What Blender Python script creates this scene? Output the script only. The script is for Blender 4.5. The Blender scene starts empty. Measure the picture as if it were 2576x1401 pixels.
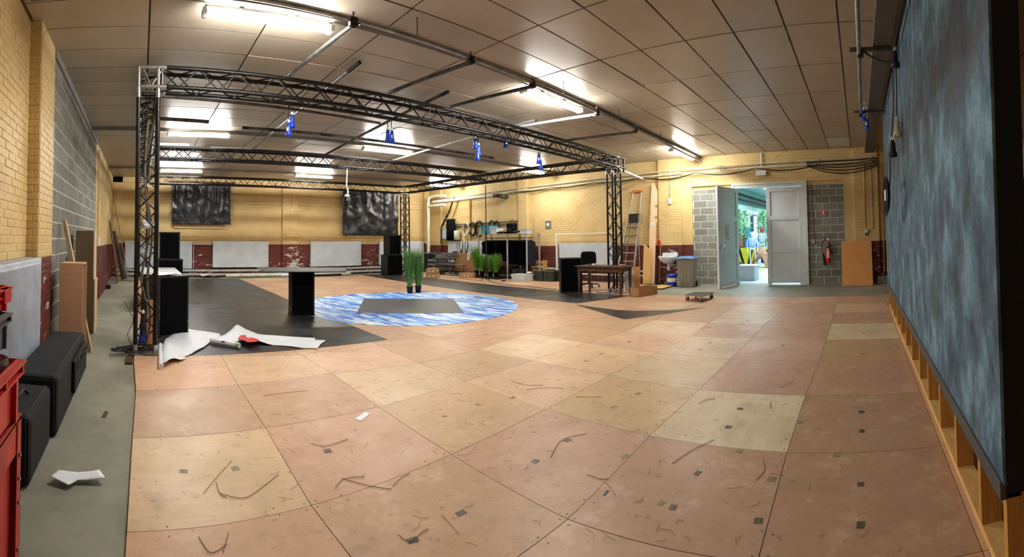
import bpy, bmesh, math, random
from mathutils import Vector, Matrix, noise, Euler
random.seed(7)
R = random.Random(11)
C = bpy.context.scene.collection
SC = bpy.context.scene
PI = math.pi

# ---------------------------------------------------------------- camera, world, exposure
# the photograph is a cylindrical phone panorama; one radian of yaw is FP pixels of the 2576 x 1401 frame
FP, KY, YAW, PITCH, ROLL, CY0 = 1149.5777, .9976, .8123, -.0293, -.0120, 565.3275
CAM = Vector((0, 0, 1.4234))
def cam_basis():
    fwd = Vector((math.sin(YAW), math.cos(YAW), 0)); right = Vector((math.cos(YAW), -math.sin(YAW), 0)); up = Vector((0, 0, 1))
    f2 = fwd*math.cos(PITCH) - up*math.sin(PITCH); u2 = fwd*math.sin(PITCH) + up*math.cos(PITCH)
    r3 = right*math.cos(ROLL) + u2*math.sin(ROLL); u3 = -right*math.sin(ROLL) + u2*math.cos(ROLL)
    return r3, u3, f2
BR, BU, BF = cam_basis()
cam = bpy.data.objects.new('camera', bpy.data.cameras.new('camera')); C.objects.link(cam)
cam.data.type = 'PANO'
cam.data.panorama_type = 'CENTRAL_CYLINDRICAL'
cam.data.central_cylindrical_range_u_min = -1288/FP
cam.data.central_cylindrical_range_u_max = 1288/FP
cam.data.central_cylindrical_range_v_min = -(1401-CY0)/(FP*KY)
cam.data.central_cylindrical_range_v_max = CY0/(FP*KY)
cam.data.central_cylindrical_radius = 1.0
cam.data.clip_start = .02; cam.data.clip_end = 200
cam.matrix_world = Matrix(((BR.x, BU.x, -BF.x, CAM.x), (BR.y, BU.y, -BF.y, CAM.y), (BR.z, BU.z, -BF.z, CAM.z), (0, 0, 0, 1)))
SC.camera = cam
w = bpy.data.worlds.new('world'); SC.world = w; w.use_nodes = True
w.node_tree.nodes['Background'].inputs[0].default_value = (.6, .75, 1, 1)
w.node_tree.nodes['Background'].inputs[1].default_value = .3
SC.view_settings.view_transform = 'Standard'; SC.view_settings.look = 'None'
SC.view_settings.gamma = 1; SC.view_settings.use_curve_mapping = False
SC.view_settings.exposure = 0.0
LAMP = 172.0        # radiance of the fluorescent diffusers
HALL = 21.0        # radiance of the daylight strips in the hall past the double door

# ---------------------------------------------------------------- measuring helpers
def ray(x, y):
    th = (x-1288)/FP; v = (CY0-y)/FP/KY
    return BR*math.sin(th) + BU*v + BF*math.cos(th)
def AZ(x, y, z=.03):
    d = ray(x, y); return CAM + d*((z-CAM.z)/d.z)
def AX(x, y, X):
    d = ray(x, y); return CAM + d*(X/d.x)
def AY(x, y, Y):
    d = ray(x, y); return CAM + d*(Y/d.y)

# ---------------------------------------------------------------- materials
def lin(c):
    return tuple(((v/255)/12.92 if v/255 <= .04045 else ((v/255+.055)/1.055)**2.4) for v in c)
MATS = {}
class N:
    def __init__(s, name, rough=.6, metal=0, spec=.5):
        s.m = bpy.data.materials.new(name); s.m.use_nodes = True
        s.t = s.m.node_tree; s.b = s.t.nodes['Principled BSDF']
        s.b.inputs['Roughness'].default_value = rough; s.b.inputs['Metallic'].default_value = metal
        s.b.inputs['Specular IOR Level'].default_value = spec
        MATS[name] = s.m
    def n(s, typ, **kw):
        n = s.t.nodes.new(typ)
        for k, v in kw.items(): setattr(n, k, v)
        return n
    def l(s, a, b): s.t.links.new(a, b)
    def pos(s, scale=(1, 1, 1), obj=False):
        if obj:
            o = s.n('ShaderNodeTexCoord').outputs['Object']
        else:
            o = s.n('ShaderNodeNewGeometry').outputs['Position']
        m = s.n('ShaderNodeVectorMath', operation='MULTIPLY'); m.inputs[1].default_value = scale
        s.l(o, m.inputs[0]); return m.outputs[0]
    def noise(s, vec, scale=5, detail=4, rough=.6):
        n = s.n('ShaderNodeTexNoise'); n.inputs['Scale'].default_value = scale; n.inputs['Detail'].default_value = detail
        n.inputs['Roughness'].default_value = rough; s.l(vec, n.inputs['Vector']); return n.outputs['Fac']
    def ramp(s, fac, stops, interp='LINEAR'):
        r = s.n('ShaderNodeValToRGB'); r.color_ramp.interpolation = interp
        while len(r.color_ramp.elements) < len(stops): r.color_ramp.elements.new(.5)
        for e, (p, c) in zip(r.color_ramp.elements, stops):
            e.position = p; e.color = (*(lin(c) if len(c) == 3 else c), 1)[:4]
        s.l(fac, r.inputs[0]); return r.outputs[0]
    def val(s, fac, a, b, c=0, d=1):
        r = s.n('ShaderNodeMapRange'); r.inputs[1].default_value = a; r.inputs[2].default_value = b
        r.inputs[3].default_value = c; r.inputs[4].default_value = d; s.l(fac, r.inputs[0]); return r.outputs[0]
    def mix(s, fac, a, b, mode='MIX'):
        m = s.n('ShaderNodeMix', data_type='RGBA', blend_type=mode)
        if isinstance(fac, (int, float)): m.inputs[0].default_value = fac
        else: s.l(fac, m.inputs[0])
        for v, i in ((a, 6), (b, 7)):
            if isinstance(v, tuple): m.inputs[i].default_value = (*lin(v), 1)
            else: s.l(v, m.inputs[i])
        return m.outputs[2]
    def math(s, op, a, b=0):
        m = s.n('ShaderNodeMath', operation=op)
        for v, i in ((a, 0), (b, 1)):
            if isinstance(v, (int, float)): m.inputs[i].default_value = v
            else: s.l(v, m.inputs[i])
        return m.outputs[0]
    def sep(s, vec):
        n = s.n('ShaderNodeSeparateXYZ'); s.l(vec, n.inputs[0]); return n.outputs
    def col(s, c):
        if isinstance(c, tuple): s.b.inputs['Base Color'].default_value = (*lin(c), 1)
        else: s.l(c, s.b.inputs['Base Color'])
        return s
    def bump(s, h, strength=.3, dist=.01):
        b = s.n('ShaderNodeBump'); b.inputs['Strength'].default_value = strength; b.inputs['Distance'].default_value = dist
        s.l(h, b.inputs['Height']); s.l(b.outputs[0], s.b.inputs['Normal']); return s
    def rough(s, f): s.l(f, s.b.inputs['Roughness']); return s

def simple(name, c, rough=.6, metal=0, var=.12, scale=8, bump=0, dist=.002, spec=.5, obj=True):
    s = N(name, rough, metal, spec)
    p = s.pos(obj=obj); f = s.noise(p, scale, 5)
    lo = tuple(max(0, v*(1-var)) for v in c); hi = tuple(min(255, v*(1+var)) for v in c)
    s.col(s.ramp(f, [(.3, lo), (.7, hi)]))
    if bump: s.bump(s.noise(p, scale*12, 3), bump, dist)
    return s.m

def wall_paint(name, zred, chips, spots=()):
    s = N(name, .55, 0, .35); p = s.pos(); z = s.sep(p)[2]
    n1 = s.noise(p, 1.3, 5); n2 = s.noise(p, 9, 6, .7)
    yel = s.ramp(n1, [(.3, (206, 178, 122)), (.7, (226, 199, 142))])
    red = s.ramp(n1, [(.3, (92, 44, 39)), (.7, (112, 54, 48))])
    c = s.mix(s.math('LESS_THAN', z, zred), yel, red)
    # flaked paint: white plaster patches, many low down in the red band, few in the yellow
    edge = s.val(z, .2, 1.2, chips, .675)
    for ax, c0, hw, amt in spots:
        dd = s.math('ABSOLUTE', s.math('SUBTRACT', s.sep(p)[ax], c0)); edge = s.math('SUBTRACT', edge, s.math('MULTIPLY', s.val(dd, 0, hw, amt, 0), s.val(z, .9, 1.3, 1, .12)))
    ped = s.noise(s.pos((1, 1, 2.4)), 3.2, 7, .72)
    c = s.mix(s.math('GREATER_THAN', ped, edge), c, (205, 198, 184))
    c = s.mix(s.val(n2, .58, .85, 0, .4), c, (136, 112, 76))
    s.col(c); s.bump(s.math('ADD', n2, s.noise(s.pos((1, 1, 2.2)), 5, 5, .6)), .5, .009); return s.m
wall_paint('wall_paint', 1.2, .64, ((1, 4.95, .5, .10),))
wall_paint('wall_paint_flaked', 1.22, .60, ((0, 5.75, .8, .12), (0, 2.25, .5, .07), (0, -.4, .5, .16), (0, 9.2, .6, .05)))
wall_paint('wall_paint_door', 1.14, .63, ((1, 5.3, .5, .13), (1, -.45, .4, .10)))

def block_mat():
    s = N('cinder_block', .9, 0, .2); p = s.pos(); oi = s.n('ShaderNodeObjectInfo')
    v = s.val(oi.outputs['Random'], 0, 1, .8, 1.15)
    c = s.ramp(s.noise(p, 26, 6, .8), [(.3, (108, 108, 102)), (.7, (156, 156, 148))])
    m = s.n('ShaderNodeVectorMath', operation='SCALE'); s.l(c, m.inputs[0]); s.l(v, m.inputs[3])
    s.col(m.outputs[0]); s.bump(s.noise(p, 90, 3, .8), .5, .004)
block_mat()
simple('mortar', (206, 206, 190), .9, var=.12, scale=14, bump=.3, obj=False)

def concrete():
    s = N('concrete', .55, 0, .4); p = s.pos(); n1 = s.noise(p, .9, 6, .65); n2 = s.noise(p, 7, 6, .75)
    c = s.ramp(n1, [(.3, (118, 117, 104)), (.7, (158, 156, 140))])
    c = s.mix(s.val(n2, .55, .8, 0, .5), c, (96, 94, 84))
    s.col(c); s.bump(s.noise(p, 40, 4), .15, .003)
concrete()

def plywood(name, axis):
    s = N(name, .42, 0, .3); oi = s.n('ShaderNodeObjectInfo')
    sc = (14, 1.2, 1) if axis == 'y' else (1.2, 14, 1)
    p = s.pos(); off = s.n('ShaderNodeVectorMath', operation='ADD'); s.l(p, off.inputs[0])
    cmb = s.n('ShaderNodeCombineXYZ'); s.l(s.math('MULTIPLY', oi.outputs['Random'], 40), cmb.inputs[2]); s.l(cmb.outputs[0], off.inputs[1])
    mul = s.n('ShaderNodeVectorMath', operation='MULTIPLY'); mul.inputs[1].default_value = sc; s.l(off.outputs[0], mul.inputs[0])
    g = s.noise(mul.outputs[0], 1.6, 6, .65); bl = s.noise(off.outputs[0], 1.7, 5, .6); sp = s.noise(off.outputs[0], 16, 5, .75); b2 = s.noise(off.outputs[0], 4.2, 6, .7)
    c = s.mix(s.val(g, .3, .75, 0, .34), oi.outputs['Color'], (182, 146, 118))
    c = s.mix(s.val(bl, .42, .75, 0, .45), c, (172, 146, 116))
    c = s.mix(s.val(b2, .54, .70, 0, .42), c, (150, 124, 96)); c = s.mix(s.val(b2, .46, .30, 0, .45), c, (226, 200, 168)); c = s.mix(s.val(sp, .59, .72, 0, .6), c, (104, 84, 64))
    c = s.mix(s.val(s.noise(off.outputs[0], 3.1, 3), .62, .8, 0, .35), c, (222, 196, 164))
    s.col(c); s.rough(s.val(bl, .3, .7, .36, .52)); s.bump(g, .08, .002)
plywood('plywood_x', 'x'); plywood('plywood_y', 'y')

def ceil_mat():
    s = N('ceiling_tile', .36, 0, .35); p = s.pos(); oi = s.n('ShaderNodeObjectInfo')
    v = s.val(oi.outputs['Random'], 0, 1, .92, 1.06)
    n = s.noise(p, 1.1, 4); c = s.ramp(n, [(.3, (170, 159, 142)), (.7, (187, 176, 159))])
    c = s.mix(s.val(s.noise(p, 30, 4, .8), .68, .8, 0, .6), c, (70, 60, 50))
    m = s.n('ShaderNodeVectorMath', operation='SCALE'); s.l(c, m.inputs[0]); s.l(v, m.inputs[3])
    s.col(m.outputs[0]); s.bump(s.noise(p, 22, 3), .05, .002)
ceil_mat()
simple('ceiling_joint', (98, 86, 72), .8, var=.2, scale=3, obj=False)
simple('ceiling_joint_light', (214, 210, 200), .6)

def dance_floor():
    s = N('black_vinyl', .34, 0, .5); p = s.pos(); n1 = s.noise(p, 2.2, 6, .7); n2 = s.noise(p, 11, 6, .8)
    c = s.ramp(n1, [(.3, (38, 39, 40)), (.7, (60, 60, 60))])
    c = s.mix(s.val(n2, .58, .8, 0, .5), c, (108, 108, 104))
    s.col(c); s.rough(s.val(n1, .3, .7, .26, .5))
dance_floor()
def disc_mat():
    s = N('water_print', .4, 0, .4)
    p = s.pos(); rot = s.n('ShaderNodeVectorRotate'); rot.inputs['Angle'].default_value = math.radians(-97); rot.rotation_type = 'Z_AXIS'; s.l(p, rot.inputs[0])
    def st(k, off): 
        m = s.n('ShaderNodeVectorMath', operation='MULTIPLY_ADD'); m.inputs[1].default_value = (.48*k, 2.5*k, 1); m.inputs[2].default_value = off; s.l(rot.outputs[0], m.inputs[0]); return m.outputs[0]
    f = s.noise(st(1, (0, 0, 0)), 1.5, 2, .45); f2 = s.noise(st(1.7, (3, 1, 0)), 1.8, 2, .5); f3 = s.noise(st(2.4, (7, 5, 0)), 2.0, 1.5, .5)
    c = s.ramp(f, [(0, (96, 160, 234)), (.42, (132, 186, 242)), (.50, (168, 208, 248)), (.58, (204, 228, 252))], 'CONSTANT')
    c = s.mix(s.math('GREATER_THAN', f2, .60), c, (232, 242, 252)); c = s.mix(s.math('LESS_THAN', f2, .43), c, (62, 104, 214)); c = s.mix(s.math('GREATER_THAN', f3, .63), c, (40, 76, 190))
    s.col(c)
disc_mat()
simple('grey_mat', (76, 76, 78), .5, var=.06, scale=2)
def blue_flat():
    s = N('blue_flat_paint', .62, 0, .25); n = s.noise(s.pos((1.8, 3, 1.2)), 2.0, 8, .7); n2 = s.noise(s.pos((3.2, 7, 1.5)), 2.8, 7, .75); n3 = s.noise(s.pos((.8, 1, .8)), 1.9, 6, .6); n4 = s.noise(s.pos((10, 9, 1.2)), 2.4, 4, .6)
    c = s.ramp(n, [(.36, (50, 68, 82)), (.5, (80, 106, 124)), (.62, (114, 150, 168))])
    c = s.mix(s.val(n3, .55, .60, 0, .75), c, (82, 82, 90))
    c = s.mix(s.val(n3, .38, .34, 0, .6), c, (56, 82, 96))
    c = s.mix(s.val(n2, .60, .64, 0, .8), c, (48, 56, 66))
    c = s.mix(s.val(n2, .37, .34, 0, .6), c, (132, 164, 178))
    c = s.mix(s.val(n4, .64, .68, 0, .6), c, (40, 50, 60))
    s.col(c); s.bump(n2, .4, .004)
blue_flat()
def wood(name, a, b, rough=.55, sc=(2, 2, 14), scale=3):
    s = N(name, rough, 0, .35); p = s.pos(sc, obj=True); f = s.noise(p, scale, 6, .6)
    s.col(s.ramp(f, [(.3, a), (.7, b)])); s.bump(f, .15, .002)
wood('pine', (206, 158, 92), (232, 190, 122), sc=(3, 12, 12))
wood('pine_upright', (176, 122, 58), (204, 150, 80), sc=(14, 14, 1))
wood('pale_board', (224, 190, 150), (240, 212, 176), sc=(14, 14, 1.2))
wood('mdf', (176, 138, 108), (190, 150, 120), .7, (1, 1, 1), 30)
wood('mdf_edge', (196, 158, 120), (212, 174, 134), .7, (1, 1, 1), 30)
wood('mdf_grey', (112, 94, 68), (128, 108, 80), .7, (1, 1, 1), 30)
wood('orange_ply', (214, 148, 86), (226, 160, 98), .6, (1, 1, 1), 3)
wood('dark_wood', (66, 40, 26), (98, 62, 40), .45, (10, 2, 2), 3)
wood('brown_plank', (70, 52, 38), (98, 74, 54), .7, (10, 10, 1), 3)
wood('tan_plank', (150, 108, 66), (176, 132, 84), .7, (10, 10, 1), 3)
wood('cardboard', (166, 126, 84), (184, 142, 98), .8, (1, 1, 1), 9)
def truss_black():
    s = N('truss_paint', .33, .35, .6); n = s.noise(s.pos(obj=False), 24, 6, .8)
    s.col(s.mix(s.val(n, .62, .7, 0, .9), (17, 17, 18), (150, 152, 150)))
    s.rough(s.val(n, .4, .7, .26, .5))
truss_black()
def worn_black(name, base=(16, 16, 17), chip=(120, 112, 100), th=.68, rough=.5, sc=14):
    s = N(name, rough, 0, .4); n = s.noise(s.pos(obj=False), sc, 7, .85)
    s.col(s.mix(s.val(n, th, th+.03, 0, .85), base, chip)); s.bump(s.noise(s.pos(), 120, 2), .25, .002)
worn_black('cabinet_black'); worn_black('case_fabric', (21, 21, 23), (52, 51, 49), .66, .8, 9)
worn_black('cabinet_edge', (26, 25, 24), (150, 140, 124), .56, .6, 20)
simple('speaker_cloth', (7, 7, 9), .95, var=.3, scale=60, spec=.1)
simple('aluminium', (186, 188, 188), .32, .9, var=.1)
simple('galvanised', (150, 152, 150), .38, .85, var=.2, scale=6)
simple('galvanised_dark', (84, 80, 74), .45, .7, var=.3, scale=6)
simple('dark_steel', (40, 38, 36), .5, .5, var=.2)
simple('ladder_alu', (176, 174, 166), .45, .6, var=.18, scale=20)
simple('white_enamel', (214, 218, 222), .3, 0, var=.03)
simple('radiator_paint', (200, 208, 214), .4, 0, var=.05, scale=2.5)
simple('radiator_old', (196, 205, 218), .42, 0, var=.10, scale=3)
simple('pipe_grey', (172, 176, 170), .5, 0, var=.12, scale=5)
simple('pipe_yellow', (198, 160, 94), .5, 0, var=.15, scale=5)
simple('pipe_cream', (206, 204, 184), .45, 0, var=.1, scale=4)
simple('white_plastic', (226, 228, 228), .4, 0, var=.03)
simple('paper', (232, 236, 242), .75, 0, var=.03, scale=4)
simple('fabric_white', (222, 226, 232), .5, 0, var=.04, scale=3)
simple('red_plastic', (206, 40, 38), .4, 0, var=.1, scale=5)
simple('red_paint', (184, 40, 32), .5, 0, var=.18, scale=9)
simple('red_cloth', (206, 24, 34), .5, 0, var=.1)
simple('grey_plastic', (92, 96, 104), .5, 0, var=.12)
simple('blue_plastic', (22, 66, 190), .35, 0, var=.1)
simple('dark_blue', (11, 16, 44), .5, 0, var=.1)
simple('bin_lid_blue', (78, 116, 164), .45, 0, var=.06)
simple('bin_grey', (142, 134, 121), .55, 0, var=.06)
simple('black_rubber', (14, 14, 15), .6, 0, var=.2)
simple('black_cloth', (12, 12, 15), .95, 0, var=.3, scale=14, spec=.15)
simple('grey_cable', (112, 108, 100), .6, 0, var=.1)
simple('door_paint', (216, 226, 230), .45, 0, var=.04, scale=2)
simple('door_frame_paint', (218, 224, 220), .45, 0, var=.04)
simple('stain', (136, 116, 88), .55, var=.25, scale=20, obj=False)
simple('stain_dark', (84, 76, 60), .5, var=.25, scale=30, obj=False)
simple('tape_black', (24, 24, 28), .5)
simple('straw', (168, 136, 92), .7, var=.2); simple('straw_dark', (118, 88, 60), .7, var=.2)
simple('orange_cloth', (196, 104, 56), .9, var=.3, scale=20)
simple('grass_green', (84, 138, 44), .6, var=.4, scale=30); simple('grass_dark', (78, 122, 52), .6, var=.45, scale=30)
simple('leaf_green', (92, 150, 96), .6, var=.4, scale=12); simple('bark', (104, 92, 76), .8)
simple('pot_blue', (26, 36, 58), .5); simple('pot_black', (20, 20, 22), .5)
simple('hall_wall', (156, 196, 182), .6, var=.06, scale=1, obj=False)
simple('hall_floor', (188, 200, 212), .45, var=.05, scale=1, obj=False)
simple('hall_dark', (44, 58, 58), .7, var=.2, scale=2)
simple('panel_blue', (34, 120, 206), .5, var=.08); simple('panel_dark', (34, 40, 72), .5)
simple('yellow_paint', (232, 206, 40), .5, var=.06); simple('foam_white', (206, 214, 216), .7, var=.06)
simple('bone', (214, 222, 232), .6, var=.06); simple('hide_brown', (150, 112, 92), .85, var=.4, scale=14)
simple('red_accent', (190, 40, 44), .6); simple('cyan_plastic', (84, 168, 196), .4, var=.1)
simple('olive_plastic', (52, 56, 44), .6, var=.2); simple('sign_red', (200, 30, 36), .4); simple('chrome', (200, 200, 200), .12, 1)
simple('foil_film', (230, 232, 234), .2, var=.05)
simple('soot_black', (8, 8, 8), .8); simple('rail_grey', (96, 92, 84), .6, var=.1); simple('dark_mdf', (70, 72, 70), .6, var=.1)
def tarp():
    s = N('black_tarp', .26, 0, .55); p = s.pos()
    f = s.noise(s.pos((1.5, 1, .35)), 3.0, 5, .6); g = s.noise(p, 9, 5, .6)
    s.col((34, 38, 43)); s.bump(s.math('ADD', f, s.math('ADD', s.math('MULTIPLY', g, .5), s.math('MULTIPLY', s.noise(p, 26, 4, .6), .22))), .38, .04)
tarp()
def glassy():
    s = N('clear_plastic', .12, 0, .6); s.b.inputs['Transmission Weight'].default_value = .85; s.b.inputs['IOR'].default_value = 1.2; s.col((232, 226, 232))
glassy()
def emis(name, c, st):
    s = N(name); s.col((240, 240, 240)); s.b.inputs['Emission Color'].default_value = (*c, 1); s.b.inputs['Emission Strength'].default_value = st
emis('lamp_diffuser', (1.0, .97, .9), LAMP)
emis('hall_skylight', (.74, .89, 1.0), HALL)

# ---------------------------------------------------------------- mesh helpers
SPLIT = set('bracket coupling_sleeve tube_frame diagonal bolt nut side_cover ribs shelf core pipes feet shipping_label foot shoulders_pelvis flap handle castor_fork slack_cable stripe cable low_rail rear_door hinge'.split())
class MB:
    def __init__(s): s.v = []; s.f = []; s.sm = []; s.pc = []; s.lock = 0
    def mark(s):
        if not s.lock: s.pc.append((len(s.v), len(s.f)))
    def add(s, vs, fs, smooth=False, M=None):
        o = len(s.v)
        for p in vs:
            p = Vector(p)
            if M is not None: p = M @ p
            s.v.append(p)
        for f in fs: s.f.append(tuple(o+i for i in f)); s.sm.append(smooth)
        return s
    def box(s, c, d, rz=0, M=None):
        s.mark()
        hx, hy, hz = d[0]/2, d[1]/2, d[2]/2; ca, sa = math.cos(rz), math.sin(rz)
        vs = []
        for z in (-hz, hz):
            for x, y in ((-hx, -hy), (hx, -hy), (hx, hy), (-hx, hy)):
                vs.append((c[0]+x*ca-y*sa, c[1]+x*sa+y*ca, c[2]+z))
        return s.add(vs, [(3, 2, 1, 0), (4, 5, 6, 7), (0, 1, 5, 4), (1, 2, 6, 5), (2, 3, 7, 6), (3, 0, 4, 7)], M=M)
    def b2(s, x0, x1, y0, y1, z0, z1): return s.box(((x0+x1)/2, (y0+y1)/2, (z0+z1)/2), (abs(x1-x0), abs(y1-y0), abs(z1-z0)))
    def cyl(s, p0, p1, r, n=10, r2=None, cap=True):
        s.mark()
        p0, p1 = Vector(p0), Vector(p1); r2 = r if r2 is None else r2
        a = (p1-p0).normalized(); u = a.orthogonal().normalized(); v = a.cross(u)
        vs = []; 
        for p, q in ((p0, r), (p1, r2)):
            for i in range(n):
                t = 2*PI*i/n; vs.append(p+u*(q*math.cos(t))+v*(q*math.sin(t)))
        s.add(vs, [(i, (i+1) % n, n+(i+1) % n, n+i) for i in range(n)], True)
        if cap:
            s.add(vs[:n], [tuple(range(n-1, -1, -1))]); s.add(vs[n:], [tuple(range(n))])
        return s
    def tube(s, pts, r, n=6, cap=True):
        s.mark()
        pts = [Vector(p) for p in pts]; vs = []; u = None
        for i, p in enumerate(pts):
            a = (pts[min(i+1, len(pts)-1)]-pts[max(i-1, 0)]); a = a.normalized() if a.length > 1e-7 else Vector((0, 0, 1))
            if u is None: u = a.orthogonal().normalized()
            u = (u-a*u.dot(a)); u = u.normalized() if u.length > 1e-6 else a.orthogonal().normalized()
            v = a.cross(u)
            for k in range(n):
                t = 2*PI*k/n; vs.append(p+u*(r*math.cos(t))+v*(r*math.sin(t)))
        fs = [(i*n+k, i*n+(k+1) % n, (i+1)*n+(k+1) % n, (i+1)*n+k) for i in range(len(pts)-1) for k in range(n)]
        s.add(vs, fs, True)
        if cap: s.add(vs[:n], [tuple(range(n-1, -1, -1))]); s.add(vs[-n:], [tuple(range(n))])
        return s
    def lathe(s, prof, c=(0, 0, 0), n=20, sx=1, sy=1):
        s.mark()
        vs = []
        for r, z in prof:
            for k in range(n):
                t = 2*PI*k/n; vs.append((c[0]+r*sx*math.cos(t), c[1]+r*sy*math.sin(t), c[2]+z))
        m = len(prof)
        s.add(vs, [(i*n+k, i*n+(k+1) % n, (i+1)*n+(k+1) % n, (i+1)*n+k) for i in range(m-1) for k in range(n)], True)
        if prof[0][0] > 1e-4: s.add(vs[:n], [tuple(range(n-1, -1, -1))])
        if prof[-1][0] > 1e-4: s.add(vs[-n:], [tuple(range(n))])
        return s
    def prism(s, poly, z0, z1, M=None):
        n = len(poly); vs = [(x, y, z0) for x, y in poly]+[(x, y, z1) for x, y in poly]
        return s.add(vs, [tuple(range(n-1, -1, -1)), tuple(range(n, 2*n))]+[(i, (i+1) % n, n+(i+1) % n, n+i) for i in range(n)], M=M)
    def wheel(s, c, axis, r, w, n=14): 
        c, a = Vector(c), Vector(axis).normalized(); return s.cyl(c-a*w/2, c+a*w/2, r, n)
    def mesh(s, name):
        me = bpy.data.meshes.new(name); me.from_pydata([tuple(v) for v in s.v], [], s.f)
        me.polygons.foreach_set('use_smooth', s.sm); me.update(); return me
    def build(s, name, mat, parent=None, loc=None, bevel=0, **kw):
        if name in SPLIT and len(s.pc) > 1 and parent is not None:
            first = None; e = s.pc+[(len(s.v), len(s.f))]
            for (v0, f0), (v1, f1) in zip(e[:-1], e[1:]):
                m = MB(); m.v = s.v[v0:v1]; m.f = [tuple(i-v0 for i in f) for f in s.f[f0:f1]]; m.sm = s.sm[f0:f1]
                o = m.build(name, mat, parent, loc, bevel); first = first or o
            return first
        o = bpy.data.objects.new(name, s.mesh(name)); o.data.materials.append(MATS[mat]); C.objects.link(o)
        if parent is not None: o.parent = parent
        if loc is not None: o.location = loc
        if bevel:
            m = o.modifiers.new('b', 'BEVEL'); m.width = bevel; m.segments = 2; m.limit_method = 'ANGLE'
        return o
def tag(o, label=None, cat=None, group=None, kind=None):
    if label: o['label'] = label
    if cat: o['category'] = cat
    if group: o['group'] = group
    if kind: o['kind'] = kind
    return o
def thing(name, label, cat, loc=(0, 0, 0), rz=0, group=None):
    o = bpy.data.objects.new(name, None); C.objects.link(o); o.location = loc; o.rotation_euler = (0, 0, rz); o.empty_display_size = .1
    return tag(o, label, cat, group)
def inst(me, name, parent, loc, rot=(0, 0, 0), scale=None, color=None):
    o = bpy.data.objects.new(name, me); C.objects.link(o); o.parent = parent; o.location = loc; o.rotation_euler = rot
    if scale: o.scale = scale
    if color: o.color = (*lin(color), 1)
    return o
def copy_tree(root, loc, rz=None, label=None, group=None):
    def cp(o, par):
        c = o.copy(); C.objects.link(c)
        if par is not None: c.parent = par
        for ch in [x for x in C.objects if x.parent == o]: cp(ch, c)
        return c
    r = cp(root, None); r.location = loc
    if rz is not None: r.rotation_euler = (0, 0, rz)
    if label: r['label'] = label
    if group: r['group'] = group
    return r
def structure(mb, name, mat, parent=None): 
    o = mb.build(name, mat, parent); o['kind'] = 'structure'; return o
def sag(a, b, d, n=10):
    a, b = Vector(a), Vector(b); return [a.lerp(b, i/n)+Vector((0, 0, -d*4*(i/n)*(1-i/n))) for i in range(n+1)]
def catmull(pts, k=6):
    pts = [Vector(p) for p in pts]; out = []
    for i in range(len(pts)-1):
        a, b, c, d = pts[max(i-1, 0)], pts[i], pts[i+1], pts[min(i+2, len(pts)-1)]
        for j in range(k):
            t = j/k; out.append(.5*((2*b)+(c-a)*t+(2*a-5*b+4*c-d)*t*t+(3*b-a-3*c+d)*t**3))
    return out+[pts[-1]]
def sheet(poly, z, amp, name, mat, parent=None, cut=.12, seed=0, hfun=None, thick=.003):
    """a loose sheet: world outline filled, subdivided and gently rumpled"""
    bm = bmesh.new(); vs = [bm.verts.new((p[0], p[1], 0)) for p in poly]; f = bm.faces.new(vs)
    bmesh.ops.triangulate(bm, faces=[f])
    for _ in range(7):
        es = [e for e in bm.edges if e.calc_length() > cut]
        if not es: break
        bmesh.ops.subdivide_edges(bm, edges=es, cuts=1); bmesh.ops.triangulate(bm, faces=[f for f in bm.faces if len(f.verts) > 3])
    for v in bm.verts:
        h = hfun(v.co.x, v.co.y) if hfun else 0
        v.co.z = z+h+amp*(.5+.5*noise.noise(Vector((v.co.x*3.1, v.co.y*3.1, seed))))
    bmesh.ops.recalc_face_normals(bm, faces=bm.faces)
    me = bpy.data.meshes.new(name); bm.to_mesh(me); bm.free()
    for p in me.polygons: p.use_smooth = True
    o = bpy.data.objects.new(name, me); C.objects.link(o); me.materials.append(MATS[mat])
    m = o.modifiers.new('s', 'SOLIDIFY'); m.thickness = thick
    if parent is not None: o.parent = parent
    return o
# ================================================================ SETTING
XL, XD, YB, YF, ZC = -1.04, 12.34, 16.83, -4.2, 3.6674
BHID = 8          # bricks stand proud of the mortar by this many mm
# ---- concrete floor
fl = structure(MB().b2(XL-.6, XD+.36, YF-.3, YB+.4, -.12, 0), 'floor', 'concrete')
# plywood sheets screwed over it, one object each
meas = {(0,3):(342,982.6),(0,2):(333,1102),(0,1):(318.6,1337.6),(1,4):(557,896),(1,3):(598,968),(1,2):(668,1076),(1,1):(783,1271),
 (2,3):(834,939),(2,2):(954,1023),(2,1):(1135.5,1142.6),(2,0):(1428.4,1305.7),(3,4):(938,861),(3,3):(1053.5,913),(3,2):(1171,958.6),(3,1):(1372.5,1028.6),
 (3,0):(1635,1095),(3,-1):(1980,1137),(4,2):(1341,907),(4,1):(1530.5,944.5),(4,0):(1759,980),(4,-1):(2026,994),(5,-1):(2061,909),(5,0):(1838.5,902.5),
 (5,1):(1652,887.7),(5,2):(1474.6,863),(5,3):(1331,838),(6,-1):(2078.6,854),(6,0):(1891,851),(6,1):(1739.5,845.4),(7,-1):(2091,814),(7,0):(1926,814)}
SX, SY, OX, OY = .984, .9498, -.0609, 1.4158
def node(i, j):
    if (i, j) in meas:
        p = AZ(*meas[(i, j)], .03); return (p.x, p.y)
    return (OX+SX*i+(0 if i else -.0), OY+SY*j)
pal = [(206,160,124),(198,148,116),(212,168,132),(190,140,108),(204,156,118),(186,136,108),(214,172,138),(178,132,104)]
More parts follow.
